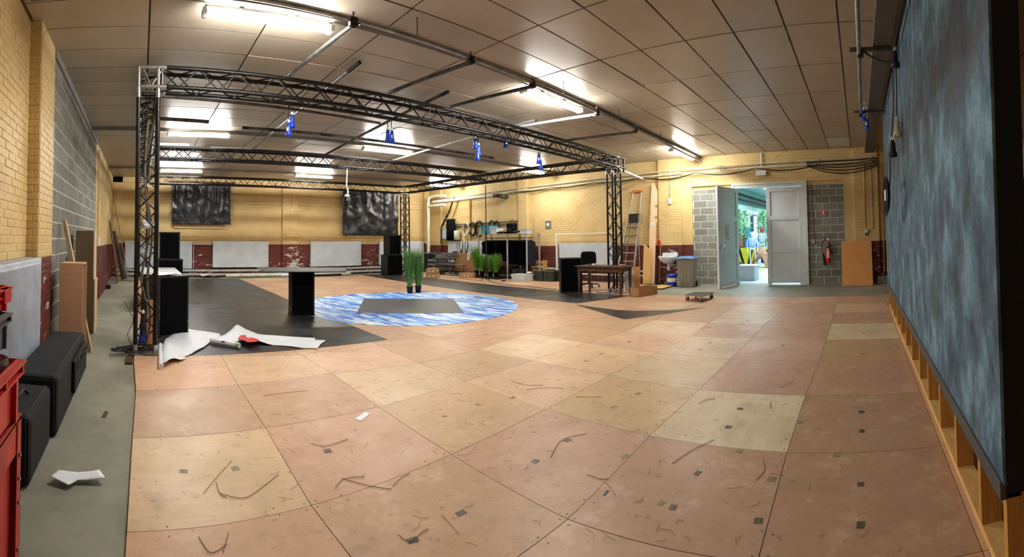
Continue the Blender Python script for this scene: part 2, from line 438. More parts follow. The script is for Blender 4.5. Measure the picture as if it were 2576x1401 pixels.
special = {(3,-1):(222,204,166),(6,-2):(218,196,156),(4,0):(206,176,140),(5,-1):(196,146,124),(5,0):(212,186,156),(4,-1):(186,132,112),(4,-2):(180,126,104),(5,-2):(182,138,98),
 (3,0):(204,166,116),(2,1):(204,162,122),(2,0):(196,146,122),(3,-2):(168,122,98),(2,-1):(172,122,98),(2,-2):(170,120,96),(1,-1):(180,134,104),(1,0):(196,148,116),(1,1):(202,150,124),
 (0,0):(202,148,112),(0,1):(218,180,138),(0,2):(184,140,112),(1,2):(188,142,114),(0,3):(216,160,126),(1,3):(212,170,132),(2,2):(214,178,140),(2,3):(222,170,140),(3,1):(226,178,146),(3,2):(196,158,122),
 (4,1):(224,182,140),(5,1):(218,166,136),(6,0):(196,146,124),(6,1):(216,184,154),(7,-1):(190,142,118),(7,0):(212,184,156),(4,2):(228,194,156),(5,2):(194,152,112),(6,2):(188,146,110)}
gap = .0018
for i in range(0, 12):
    for j in range(-5, 15):
        if i >= 10 and j < 4: continue
        a, b, c, d = node(i, j), node(i+1, j), node(i+1, j+1), node(i, j+1)
        pts = [Vector((*p, 0)) for p in (a, b, c, d)]; ctr = sum(pts, Vector())/4
        pts = [p+(ctr-p).normalized()*gap*1.6 for p in pts]
        if i == 11:
            for k in (1, 2): pts[k].x = min(pts[k].x, 11.75)
        top = .030+R.uniform(-.0004, .0004)
        loc = Vector((ctr.x, ctr.y, 0))
        mb = MB().prism([((p-ctr).x, (p-ctr).y) for p in pts], .0015, top)
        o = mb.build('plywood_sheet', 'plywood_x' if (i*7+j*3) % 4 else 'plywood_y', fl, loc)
        cc = special.get((i, j), pal[(i*5+j*11+i*j) % 8]); av = sum(cc)/3; cc = tuple(min(240, (v*.90+av*.10)*.86+232*.14+(2, 0, -8)[k]+(9 if j < 0 else 0)) for k, v in enumerate(cc)); o.color = (*lin(cc), 1)  # front rows get a lighter colour in place of more light there
def floor_patch(px, py, w, d, rz, mat, name='tape_mark', z=.0306):
    p = AZ(px, py, z)
    MB().box((0, 0, 0), (w, d, .0008), rz).build(name, mat, fl, (p.x, p.y, z+.0003))
for px, py, m in ((462,1185,0),(592,1178,0),(824,1134,1),(1119,1047,0),(1203,1018,0),(1347,1160,1),(1428,1107,1),(1862,1028,1),(1832,1074,1),(1755,1190,1),(1693,1276,1),(1662,1265,0),
    (1573,1147,0),(2167,1036,1),(2168,1084,1),(2165,1218,1),(2165,1320,1),(2105,1145,0),(1860,1135,0),(2012,1062,0),(1605,990,0),(1545,1024,0),(1908,1310,1),(1942,1206,0),
    (1583,860,1),(1513,890,0),(1474,908,0),(1880,806,0),(1867,815,0),(2170,792,0),(2172,838,0),(2170,890,0),(1160,1290,1),(1038,1358,1),(1970,869,0),(1992,842,0),(1762,879,0),(1787,862,0),(1290,1000,0)):
    floor_patch(px, py, R.uniform(.04, .055), R.uniform(.035, .05), R.uniform(-.2, .2), 'stain_dark' if m else 'stain')
floor_patch(1525, 1240, .055, .016, .1, 'tape_black', 'tape_strip')
floor_patch(264, 1043, .035, .14, -.1, 'brown_plank', 'tape_strip', z=.0002)
# screw heads near the sheet corners
m = MB(); q = random.Random(3)
for i in range(0, 8):
    for j in range(-2, 5):
        a = node(i, j)
        for sx_, sy_ in ((1, 1), (-1, 1), (1, -1), (-1, -1)):
            for k in range(2):
                x_, y_ = a[0]+sx_*(.03+k*.16+q.uniform(-.01, .01)), a[1]+sy_*(.03+q.uniform(-.008, .01))
                if x_ > .02 and y_ > -.4: m.prism([(x_+.0055*math.cos(t_), y_+.0055*math.sin(t_)) for t_ in [2*PI*e/7 for e in range(7)]], .0302, .0309)
tag(m.build('screw_heads', 'stain_dark', fl), kind='stuff')
# ---- black dance vinyl
def flat_piece(name, poly, z, th, mat, label, cat, group=None):
    o = MB().prism(poly, 0, th).build(name, mat, None, (0, 0, z)); return tag(o, label, cat, group)
flat_piece('dance_vinyl', [(.04, 5.43), (3.27, 5.47), (3.36, 10.5), (3.42, 15.7), (.04, 15.7)], .0315, .0025, 'black_vinyl', 'wide black vinyl dance floor strip under the left speakers', 'vinyl floor')
flat_piece('dance_vinyl', [(7.86, 5.6), (9.42, 5.15), (9.5, 9), (9.62, 12.6), (9.66, 15.7), (8.25, 15.7), (7.98, 10)], .0315, .0025, 'black_vinyl', 'black vinyl dance floor strip running under the wooden table', 'vinyl floor')
a = [AZ(*p, .034) for p in ((1452, 767), (1570, 803), (1775, 773))]
arc = [AZ(*p, .034) for p in ((1720, 777.5), (1660, 781), (1600, 782), (1550, 779.5), (1500, 773))]
flat_piece('vinyl_offcut', [(p.x, p.y) for p in a+arc], .0315, .003, 'black_vinyl', 'black vinyl offcut with pointed ends and curved edge lying alone', 'vinyl floor')
# ---- ceiling: sheet tiles 1.2 x 0.57 on a dark slab
ce = structure(MB().b2(XL-.5, XD+.4, YF-.3, YB+.4, ZC+.02, ZC+.25), 'ceiling', 'ceiling_joint')
TX = [-1.14-1.2] + [.06+1.2*k-1.2 for k in range(0, 12)]
tile_mesh = {}
tiles = []
for i, x0 in enumerate(TX):
    for j in range(-9, 30):
        y0 = .155+.578*j; x1, y1 = x0+1.2, y0+.578
        xa, xb, ya, yb = max(x0, XL-.1), min(x1, XD+.05), max(y0, YF), min(y1, YB)
        if xb-xa < .05 or yb-ya < .05: continue
        tiles.append((math.hypot((xa+xb)/2-3, (ya+yb)/2-3)+(6 if ya < -.9 else 0), xa, xb, ya, yb))
tiles.sort()
rest = MB()
for k, (_, xa, xb, ya, yb) in enumerate(tiles):
    g = .010; c = ((xa+xb)/2, (ya+yb)/2); dz = R.uniform(-.003, .003)
    if k < 295:
        key = (round(xb-xa, 3), round(yb-ya, 3))
        if key not in tile_mesh:
            tile_mesh[key] = MB().box((0, 0, 0), (key[0]-2*g, key[1]-2*g, .02)).mesh('ceiling_tile'); tile_mesh[key].materials.append(MATS['ceiling_tile'])
        o = inst(tile_mesh[key], 'ceiling_tile', ce, (c[0], c[1], ZC+.01+dz), (R.uniform(-.002, .002), R.uniform(-.002, .002), 0))
    else:
        rest.box((c[0], c[1], ZC+.01+dz), (xb-xa-2*g, yb-ya-2*g, .02))
tag(rest.build('far_ceiling_tiles', 'ceiling_tile', ce), kind='stuff')
p = AZ(2113, 356, ZC-.002)
MB().box((0, 0, 0), (.98, .56, .006)).build('light_ceiling_panel', 'ceiling_joint_light', ce, (11.43, .44, ZC-.004))
# steel channels across the ceiling that carry the lamps
for k, (ya, yb2) in enumerate(((4.04, 4.42), (9.2, 9.55), (14.35, 14.45))):
    m = MB().prism([(XL, ya-.04), (XD, yb2-.04), (XD, yb2+.04), (XL, ya+.04)], ZC-.05, ZC+.0).prism([(XL, ya-.055), (XD, yb2-.055), (XD, yb2+.055), (XL, ya+.055)], ZC-.008, ZC)
    structure(m, 'trim_%d' % (k+1), 'rail_grey')
structure(MB().b2(1.0, XD, -.42, -.22, ZC-.16, ZC-.0), 'trim_4', 'rail_grey')

# ---- brick walls
def bricks(axis, plane, sign, u0, u1, z0, z1, holes=(), L=.215, H=.075, mort=.006, th=.005, jit=.0018):
    """list of (u centre, z centre, length, height) courses laid in running bond, clipped to holes"""
    out = []; k = 0; z = z0
    while z < z1-.01:
        u = u0-(L/2 if k % 2 else 0); zt = min(z+H, z1)
        while u < u1-.01:
            a, b = max(u, u0), min(u+L, u1)
            if b-a > .03 and not any(a < hu1-.005 and b > hu0+.005 and z < hz1-.005 and zt > hz0+.005 for hu0, hu1, hz0, hz1 in holes):
                out.append(((a+b)/2, (z+zt)/2, b-a-mort, zt-z-mort))
            u += L
        z += H; k += 1
    return out
def lay(wall, name, axis, plane, sign, lst, mat, near, limit, th=.012, stuffname='far_bricks', inner=.012):
    """bricks nearest the viewer are objects that share a few meshes; the rest one joined part"""
    def P(u, z): return Vector((plane, u, z)) if axis == 'x' else Vector((u, plane, z))
    lst = sorted(lst, key=lambda t: (P(t[0], t[1])-Vector(near)).length)
    meshes = {}; mb = MB()
    for k, (u, z, l, h) in enumerate(lst):
        t = th+R.uniform(-.0025, .003); rot = R.uniform(-.012, .012)
        d = (2*t, l, h) if axis == 'x' else (l, 2*t, h)
        if k < limit:
            key = (round(l, 2), round(h, 3), k % 4)
            if key not in meshes:
                q = .006; tt = t
                # bevelled brick face: 12 triangles and a chamfer
                hx, hz = key[0]/2, h/2; s = sign*tt
                if axis == 'x':
                    vs = [(0, -hx, -hz), (0, hx, -hz), (0, hx, hz), (0, -hx, hz), (s, -hx+q, -hz+q), (s, hx-q, -hz+q), (s, hx-q, hz-q), (s, -hx+q, hz-q)]
                else:
                    vs = [(-hx, 0, -hz), (hx, 0, -hz), (hx, 0, hz), (-hx, 0, hz), (-hx+q, s, -hz+q), (hx-q, s, -hz+q), (hx-q, s, hz-q), (-hx+q, s, hz-q)]
                fs = [(4, 5, 6, 7), (0, 1, 5, 4), (1, 2, 6, 5), (2, 3, 7, 6), (3, 0, 4, 7)]
                m0 = MB().add(vs, fs); me = m0.mesh(name); bm = bmesh.new(); bm.from_mesh(me); bmesh.ops.recalc_face_normals(bm, faces=bm.faces)
                bm.to_mesh(me); bm.free(); me.materials.append(MATS[mat]); meshes[key] = me
            p = P(u, z); inst(meshes[key], name, wall, p, (R.uniform(-.01, .01), R.uniform(-.01, .01), R.uniform(-.01, .01)))
        else:
            c = P(u, z); q = .005; hu, hz = l/2, h/2; s = sign*t
            du = R.uniform(-.004, .004)
            if axis == 'x': f = lambda a, b, e: (plane+e, u+a, z+b)
            else: f = lambda a, b, e: (u+a, plane+e, z+b)
            vs = [f(-hu, -hz, 0), f(hu, -hz, 0), f(hu, hz, 0), f(-hu, hz, 0), f(-hu+q, -hz+q, s), f(hu-q, -hz+q, s+du*.3), f(hu-q, hz-q, s), f(-hu+q, hz-q, s-du*.3)]
            mb.add(vs, [(4, 5, 6, 7), (0, 1, 5, 4), (1, 2, 6, 5), (2, 3, 7, 6), (3, 0, 4, 7)])
    if mb.v: tag(mb.build(stuffname, mat, wall), kind='stuff')
# LEFT WALL  (plane x = XL is the pilaster face; the wall between pilasters lies 0.12 back)
XR = XL-.13
wl = structure(MB().b2(XR-.25, XR, YF, 4.56, 0, ZC+.02).b2(XR-.25, XL, 4.56, 5.28, 0, ZC+.02).b2(XR-.25, XL-.02, 5.28, 10.4, 0, ZC+.02).b2(XR-.25, XL-.015, 10.4, YB, 0, ZC+.02), 'wall_left', 'wall_paint')
b = bricks('x', XR, 1, -1.5, 4.56, 0, ZC); lay(wl, 'brick', 'x', XR, 1, b, 'wall_paint', (XR, 3.2, 2.2), 200, th=.006)
b = bricks('x', XL, 1, 4.56, 5.28, 0, ZC, L=.2); lay(wl, 'brick', 'x', XL, 1, b, 'wall_paint', (XL, 5, 2), 60, th=.005)
b = bricks('y', 4.56, -1, XR, XL, 0, ZC, L=.13); lay(wl, 'brick', 'y', 4.56, -1, b, 'wall_paint', (XL, 4.5, 2), 40, th=.005)
b = bricks('x', XL-.015, 1, 10.42, YB, 0, ZC); lay(wl, 'brick', 'x', XL-.015, 1, b, 'wall_paint', (XL, 10, 2), 0, th=.005)
def blocks(wall, axis, plane, sign, u0, u1, z0, z1, H=.2, L=.4, start=0, q=.003, j=.0085):
    slab = MB(); k = start; z = z0; meshes = {}
    while z < z1-.03:
        u = u0-(L/2 if k % 2 else 0); zt = min(z+H, z1)
        while u < u1-.02:
            a, b = max(u, u0), min(u+L, u1)
            if b-a > .04:
                l, h = b-a-2*j, zt-z-2*j; key = (round(l, 3), round(h, 3))
                if key not in meshes:
                    d = (.03, key[0], key[1]) if axis == 'x' else (key[0], .03, key[1])
                    me = MB().box((0, 0, 0), d).mesh('cinder_block'); me.materials.append(MATS['cinder_block']); meshes[key] = me
                off = sign*(-.015+q+R.uniform(-.0015, .0015))
                p = (plane+off, (a+b)/2, (z+zt)/2) if axis == 'x' else ((a+b)/2, plane+off, (z+zt)/2)
                inst(meshes[key], 'cinder_block', wall, p)
            u += L
        z += H; k += 1
mo = MB().b2(XL-.05, XL-.012, 5.28, 10.42, 0, ZC).build('mortar_bed', 'mortar', wl)
blocks(wl, 'x', XL-.012, 1, 5.28, 10.42, 0, ZC-.1)
MB().b2(XL-.04, XL+.02, 5.28, 10.42, ZC-.11, ZC).build('top_mortar', 'cinder_block', wl)
# concrete plinth at the foot of the far left wall
MB().b2(XL-.02, XL+.09, 10.5, 13.6, 0, .42).build('plinth', 'wall_paint', wl)
# BACK WALL
wb = structure(MB().b2(XL-.4, XD+.4, YB, YB+.3, 0, ZC+.02).b2(5.36, 6.0, YB-.1, YB, 0, ZC).b2(XL, XL+.35, YB-.1, YB, 0, ZC).b2(11.95, XD, YB-.12, YB, 0, ZC), 'wall_back', 'wall_paint_flaked')
b = bricks('y', YB, -1, XL+.35, 11.95, 0, ZC, holes=((5.36, 6.0, 0, 9),)); lay(wb, 'brick', 'y', YB, -1, b, 'wall_paint_flaked', (5, YB, 2), 0, th=.005)
b = bricks('y', YB-.1, -1, 5.36, 6.0, 0, ZC, L=.213); lay(wb, 'brick', 'y', YB-.1, -1, b, 'wall_paint_flaked', (5, YB, 2), 0, th=.005, stuffname='pilaster_bricks')
# beam along the back wall top; two strips added to imitate the truss shadows
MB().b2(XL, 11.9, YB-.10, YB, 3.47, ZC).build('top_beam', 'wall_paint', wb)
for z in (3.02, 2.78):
    MB().b2(XL, 11.9, YB-.05, YB-.001, z-.035, z+.035).build('shadow_strip', 'wall_paint', wb)
# windowless sills below the tarpaulins
for x0, x1, z in ((1.2, 3.15, 1.83), (8.05, 10.35, 1.52)):
    MB().b2(x0, x1, YB-.06, YB, z-.03, z+.03).build('window_sill', 'wall_paint', wb)
    MB().b2(x0, x1, YB-.04, YB, z-.02, z+.13).build('sill_board', 'pipe_yellow', wb)
# RIGHT WALL (the wall with the double door)
holes = [(.37, 4.69, 0, 2.85)]
wr = structure(MB().b2(XD, XD+.35, YF, .37, 0, ZC+.02).b2(XD, XD+.35, 4.69, YB, 0, ZC+.02).b2(XD, XD+.35, .37, 4.69, 2.85, ZC+.02).b2(XD+.1, XD+.3, .37, 1.44, 0, 2.85).b2(XD+.1, XD+.3, 3.44, 4.69, 0, 2.85).b2(XD+.1, XD+.3, 1.44, 3.44, 2.80, 2.85), 'wall_right', 'wall_paint_door')
pil = [(-.55, .10, 0), (4.99, 5.72, 1), (10.85, 11.28, 2), (15.9, 16.7, 3)]
b = bricks('x', XD, -1, -.6, YB, 0, ZC, holes=holes+[(a, c, 0, 9) for a, c, _ in pil]); lay(wr, 'brick', 'x', XD, -1, b, 'wall_paint_door', (XD, 2, 2.2), 260, th=.005)
for a, c, k in pil:
    structure(MB().b2(XD-.1, XD, a, c, 0, ZC), 'wall_right_pilaster_%d' % k, 'wall_paint_door', wr)
    b = bricks('x', XD-.1, -1, a, c, 0, ZC, L=(c-a)/3.001 if c-a > .6 else .215)
    lay(wr, 'brick', 'x', XD-.1, -1, b, 'wall_paint_door', (XD, 2, 2), 0, th=.005, stuffname='pilaster_bricks')
MB().b2(XD-.015, XD+.12, .37, 4.69, 2.82, 2.9).build('lintel', 'wall_paint_door', wr)
MB().b2(XD-.012, XD, 4.69, 4.99, 0, 3.2).build('render_strip', 'wall_paint_door', wr)
MB().b2(XD-.012, XD, .10, .37, 0, 2.9).build('render_strip', 'wall_paint_door', wr)
for y0, y1 in ((.37, 1.42), (3.46, 4.69)):
    MB().b2(XD+.05, XD+.1, y0, y1, 0, 2.76).build('mortar_bed', 'mortar', wr); blocks(wr, 'x', XD+.05, -1, y0, y1, 0, 2.72, start=1)
    MB().b2(XD+.04, XD+.1, y0, y1, 2.74, 2.84).build('render_strip', 'wall_paint_door', wr)
# FRONT WALL behind the flat
structure(MB().b2(XL-.6, XD+.6, YF-.3, YF, 0, ZC+.02), 'wall_front', 'wall_paint')

# ---- door 1: frame, leaves
df = structure(MB().b2(XD-.01, XD+.16, 1.42, 1.52, 0, 2.70).b2(XD-.01, XD+.16, 3.36, 3.46, 0, 2.70).b2(XD-.01, XD+.16, 1.42, 3.46, 2.70, 2.81).b2(XD-.028, XD-.01, 1.38, 1.46, 0, 2.78).b2(XD-.028, XD-.01, 3.42, 3.50, 0, 2.78).b2(XD-.028, XD-.01, 1.38, 3.50, 2.78, 2.84), 'door_frame', 'door_frame_paint')
def leaf(name, W, H):
    """panelled leaf, hinge at x = 0, lies along +x, face towards -y"""
    r = bpy.data.objects.new(name, None); C.objects.link(r); r['kind'] = 'structure'
    st, rail = .11, .12; zs = [.012, .95, 1.84, H]
    m = MB().b2(0, st, -.03, .03, .012, H).b2(W-st, W, -.03, .03, .012, H)
    for z in (zs[0]+rail/2+.04, zs[1], zs[2], H-rail/2): m.b2(st, W-st, -.03, .03, z-rail/2, z+rail/2)
    m.build('stile_frame', 'door_paint', r, bevel=.004)
    for z0, z1 in ((.16, .89), (1.01, 1.78), (1.90, H-.12)):
        MB().b2(st-.01, W-st+.01, -.005, .005, z0, z1).build('door_panel', 'door_paint', r)
    return r
L1 = leaf('door_1', 1.0, 2.68); L1.location = (XD+.02, 1.515, 0); L1.rotation_euler = (0, 0, PI/2)
L2 = leaf('door_2', 1.06, 2.68); L2.location = (XD-.04, 3.33, 0); L2.rotation_euler = (0, 0, math.radians(165))
for z in (.3, 1.35, 2.4):
    for r in (L1, L2): MB().cyl((0, -.026, z-.06), (0, -.026, z+.06), .011, 8).build('hinge', 'galvanised', r)
h = MB().cyl((.90, -.02, 1.12), (.90, -.06, 1.12), .012, 8).cyl((.90, -.06, 1.12), (.79, -.06, 1.12), .009, 8).cyl((.90, .02, 1.12), (.90, .06, 1.12), .012, 8).cyl((.90, .06, 1.12), (.79, .06, 1.12), .009, 8).b2(.88, .92, -.03, .03, 1.0, 1.2)
h.build('door_handle', 'chrome', L2)
# notice taped to the open leaf
nt = MB().b2(.44, .62, .022, .025, 1.30, 1.66).build('notice', 'paper', L2)
for k in range(9): MB().b2(.47, .47+(.12 if k % 3 else .07), .0252, .0262, 1.36+.03*k, 1.368+.03*k).build('print_line', 'stain', nt)
for z in (1.67, 1.29): MB().b2(.51, .55, .0255, .028, z-.015, z+.015).build('tape_tab', 'tape_black', nt)
# ================================================================ LAMPS
def lamp(x0, x1, y, label):
    L = x1-x0
    t = thing('ceiling_lamp', label, 'ceiling light', ((x0+x1)/2, y, ZC-.11), 0, 'fluorescent battens in three rows')
    MB().b2(-L/2, L/2, -.045, .045, .02, .055).build('lamp_housing', 'galvanised_dark', t)
    MB().b2(-.3, -.26, -.02, .02, .05, .11).b2(.26, .3, -.02, .02, .05, .11).build('bracket', 'galvanised_dark', t)
    n = 9; prof = [(.064*math.cos(PI*k/(n-1)), -.058*math.sin(PI*k/(n-1))+.02) for k in range(n)]
    vs = [(x, a, b) for x in (-L/2+.02, L/2-.02) for a, b in prof]
    MB().add(vs, [(i, i+1, n+i+1, n+i) for i in range(n-1)]+[tuple(range(n)), tuple(range(2*n-1, n-1, -1)), (0, n, 2*n-1, n-1)]).build('lamp_diffuser', 'lamp_diffuser', t)
    for s in (-1, 1): MB().b2(s*L/2-.02, s*L/2+.02, -.062, .062, -.032, .03).build('end_cap', 'white_plastic', t)
    for k in range(4): MB().b2(-L/2+.15+k*(L-.3)/3-.008, -L/2+.15+k*(L-.3)/3+.008, -.06, .06, .018, .026).build('clip', 'galvanised', t)
for x0, x1, y, l in ((.57, 1.85, 4.20, 'nearest long lit lamp above the front truss at left'), (4.88, 6.3, 4.36, 'lit lamp beside the long scaffold pipe in mid ceiling'), (10.45, 11.95, 4.50, 'lit lamp end-on at the door wall past the scaffold pipe'),
    (.52, 1.80, 9.25, 'lit lamp behind the left truss tower, upper of two'), (5.0, 6.38, 9.45, 'lit lamp between the blue plugs and the middle truss'), (10.5, 11.7, 9.62, 'lit lamp above the yellow door wall behind the right truss beam'),
    (.58, 1.92, 14.4, 'lit lamp above the left black tarpaulin'), (5.05, 6.4, 14.4, 'lit lamp between the two black tarpaulins'), (10.6, 11.9, 14.5, 'short lit lamp near the white corner pipe')):
    lamp(x0, x1, y, l)

# ================================================================ TRUSS
def truss(name, label, p0, p1, side=(0, 0, 1), S=.24, bay=.25, each=False, group='black box truss frame', rc=.027, rb=.0095, mat='truss_paint'):
    p0, p1 = Vector(p0), Vector(p1); L = (p1-p0).length; a = (p1-p0).normalized(); u = Vector(side); u = (u-a*u.dot(a)).normalized(); v = u.cross(a)
    t = bpy.data.objects.new(name, None); C.objects.link(t)
    t.matrix_world = Matrix(((a.x, v.x, u.x, p0.x), (a.y, v.y, u.y, p0.y), (a.z, v.z, u.z, p0.z), (0, 0, 0, 1)))
    tag(t, label, 'truss', group)
    ch = MB().cyl((0, 0, 0), (L, 0, 0), rc, 12).mesh('chord'); ch.materials.append(MATS[mat])
    h = S/2
    for y, z in ((-h, -h), (h, -h), (h, h), (-h, h)): inst(ch, 'chord', t, (0, y, z))
    n = max(2, round(L/bay)); b = L/n
    up = MB().cyl((0, 0, -h), (b, 0, h), rb, 6, cap=False).mesh('brace'); dn = MB().cyl((0, 0, h), (b, 0, -h), rb, 6, cap=False).mesh('brace'); ve = MB().cyl((0, 0, -h), (0, 0, h), rb, 6, cap=False).mesh('brace')
    for m in (up, dn, ve): m.materials.append(MATS[mat])
    lat = MB()
    for f in range(4):
        rot = Matrix.Rotation(f*PI/2, 4, 'X')
        off = rot @ Vector((0, h, 0))
        for k in range(n):
            me = (up, dn)[(k+f) % 2]
            if each: inst(me, 'brace', t, (k*b, off.y, off.z), (f*PI/2, 0, 0))
            else:
                q0, q1 = (Vector((k*b, h, -h)), Vector(((k+1)*b, h, h))) if (k+f) % 2 == 0 else (Vector((k*b, h, h)), Vector(((k+1)*b, h, -h)))
                lat.cyl(rot @ q0, rot @ q1, rb, 5, cap=False)
        for x in (.04, L-.04):
            if each: inst(ve, 'brace', t, (x, off.y, off.z), (f*PI/2, 0, 0))
            else: lat.cyl(rot @ Vector((x, h, -h)), rot @ Vector((x, h, h)), rb, 5, cap=False)
    if lat.v: tag(lat.build('brace_lattice', mat, t), kind='stuff')
    # silver coupling sleeves at both ends
    m = MB()
    for x in (.0, L-.10):
        for y, z in ((-h, -h), (h, -h), (h, h), (-h, h)): m.cyl((x, y, z), (x+.10, y, z), rc+.004, 10)
    m.build('coupling_sleeve', 'aluminium', t)
    return t
def zt(x, y):      # the frame is not quite level: centre height of the beams
    return (3.40-.0165*x) if y < 6 else 3.33
y0, ym, yb_ = 5.65, 10.2, 14.9; xl, xr = .07, 9.72
truss('truss_beam', 'nearest black truss beam spanning the stage above the speakers', (xl+.12, y0, zt(.1, 5)), (xr-.12, y0, zt(9.7, 5)), each=True)
truss('truss_beam', 'second black truss beam across the middle, with a white hanging cable', (xl+.12, ym, 3.33), (xr-.12, ym, 3.33))
truss('truss_beam', 'farthest black truss beam in front of the black tarpaulins', (xl+.12, yb_, 3.33), (xr-.12, yb_, 3.33))
truss('truss_beam', 'left black truss beam running from the front tower to the back tower', (xl, y0+.13, 3.38), (xl, yb_-.13, 3.33))
truss('truss_beam', 'right black truss beam running along the door wall side', (xr, y0+.13, zt(9.7, 5)), (xr, yb_-.13, 3.33))
truss('truss_tower', 'near left black truss tower wrapped with grey cables', (xl, y0, .04), (xl, y0, 3.24), side=(0, 1, 0), each=True)
truss('truss_tower', 'right black truss tower behind the wooden table', (xr, y0+.1, .04), (xr, y0+.1, 3.08), side=(.5, 1, 0))
truss('truss_tower', 'back left black truss tower, seen through the near left tower', (xl, yb_, .04), (xl, yb_, 3.19), side=(0, 1, 0))
truss('truss_tower', 'back right black truss tower beside the stacked black speakers', (xr, yb_, .04), (xr, yb_, 3.19), side=(0, 1, 0))
# silver corner frames of the near left tower
def corner(name, label, c, S=.24, mat='aluminium'):
    t = thing(name, label, 'truss corner', c, 0, 'truss corner cubes')
    h = S/2; m = MB(); hx = S*.5+.11
    for y in (-h, h):
        for z in (-h, h): m.cyl((-h, y, z), (hx, y, z), .0235, 10)
    for x in (-h, h):
        for y in (-h, h): m.cyl((x, y, -h-.1), (x, y, h), .0235, 10)
    m.build('tube_frame', mat, t); m = MB()
    for y in (-h, h): m.cyl((-h+.05, y, h), (0.03, y, -h), .0085, 6).cyl((.03, y, -h), (hx-.04, y, h), .0085, 6).cyl((hx-.06, y, -h), (hx-.06, y, h), .0085, 6)
    m.build('diagonal', mat, t)
corner('truss_corner', 'bare silver truss corner at the head of the near left tower', (xl, y0, zt(0, 5)))
corner('truss_corner', 'truss corner at the head of the right tower', (xr-.0, y0, zt(9.7, 5)), mat='truss_paint')
def base_plate(name, label, x, y):
    t = thing(name, label, 'base plate', (x, y, .033), 0, 'steel base plates under the towers'); MB().b2(-.2, .2, -.2, .2, 0, .008).build('plate', 'galvanised', t, bevel=.002)
    for a in (-.12, .12):
        for b in (-.12, .12): MB().cyl((a, b, .008), (a, b, .06), .031, 12).build('spigot', 'aluminium', t)
base_plate('base_plate', 'steel base plate under the near left tower', xl, y0); base_plate('base_plate', 'steel base plate under the right tower', xr, y0+.1)

# ================================================================ SCAFFOLD PIPES under the ceiling
def pipe(label, a, b, r=.024, mat='galvanised', name='scaffold_pipe', group=None, sleeves=()):
    a, b = Vector(a), Vector(b); t = thing(name, label, 'pipe', a, 0, group)
    MB().cyl((0, 0, 0), b-a, r, 14).build('tube', mat, t)
    MB().cyl((b-a)*.0, (b-a)*.004+Vector((0, 0, 0)), r*1.02, 14).build('end_ring', 'dark_steel', t)
    for s, mt, l in sleeves: MB().cyl((b-a)*s, (b-a)*(s+l), r*1.06, 14).build('sleeve', mt, t)
    return t
pf0, pf1 = Vector((.2, 3.62, 3.45)), Vector((11.9, 4.22, 3.45))
def onp(x): return pf0.lerp(pf1, (x-pf0.x)/(pf1.x-pf0.x))
pipe('long galvanised scaffold pipe slung under the ceiling before the front truss', pf0, pf1, .026, 'galvanised')
def clamp(p, label, r=.04):
    t = thing('pipe_clamp', label, 'clamp', p, 0, 'black scaffold clamps on the long pipe')
    MB().b2(-r, r, -r*.7, r*.7, -r*1.1, r*1.1).build('jaw', 'dark_steel', t, bevel=.01)
    MB().cyl((0, 0, r), (0, 0, r*2.2), .008, 6).cyl((r, 0, 0), (r*1.8, 0, 0), .008, 6).build('bolt', 'dark_steel', t)
    MB().wheel((0, 0, r*2.2), (0, 0, 1), .016, .012, 6).wheel((r*1.8, 0, 0), (1, 0, 0), .016, .012, 6).build('nut', 'galvanised', t)
for k, (x, ye, mt, lb) in enumerate(((1.86, 5.5, 'galvanised', 'first'), (3.35, 5.5, 'galvanised_dark', 'second'), (4.47, 5.5, 'galvanised_dark', 'third'), (6.15, 5.62, 'white_enamel', 'fourth'), (7.60, 5.62, 'galvanised_dark', 'fifth'))):
    a = onp(x)-Vector((0, 0, .055)); z1 = zt(x, 5)+.165
    pipe('%s short pipe from left bridging the long pipe and the front truss%s' % (lb, ', white' if k == 3 else ''), a, (x-.02, ye, z1), .024, mt, group='short pipes from the long pipe to the front truss', sleeves=(((.05, 'bin_lid_blue', .02),) if k == 3 else ()))
    clamp(a+Vector((0, .0, .03)), 'black scaffold clamp holding the %s short pipe from left' % lb)
for q, x in enumerate((.9, 2.6, 5.2, 6.9, 8.9, 10.6)):
    tag(MB().cyl(onp(x), (onp(x).x, onp(x).y, ZC), .006, 6).build('drop_rod', 'galvanised_dark'), 'thin steel ceiling rod on the long scaffold pipe, %s from the left wall' % 'first second third fourth fifth sixth'.split()[q], 'rod', 'steel rods holding the long scaffold pipe')
# long pipes lying over the trusses, front to back
pipe('grey pipe running front to back over the trusses at left', (2.56, 4.92, 3.60), (2.56, 10.35, 3.52), .024, 'galvanised', sleeves=((0, 'black_rubber', .06),))
pipe('dark pipe running front to back over the trusses left of centre', (4.12, 5.15, 3.57), (4.42, 10.4, 3.52), .026, 'galvanised_dark', sleeves=((0, 'black_rubber', .03),))
pipe('pale pipe running front to back over the trusses right of centre', (6.15, 5.2, 3.52), (6.35, 10.4, 3.52), .023, 'pipe_grey')
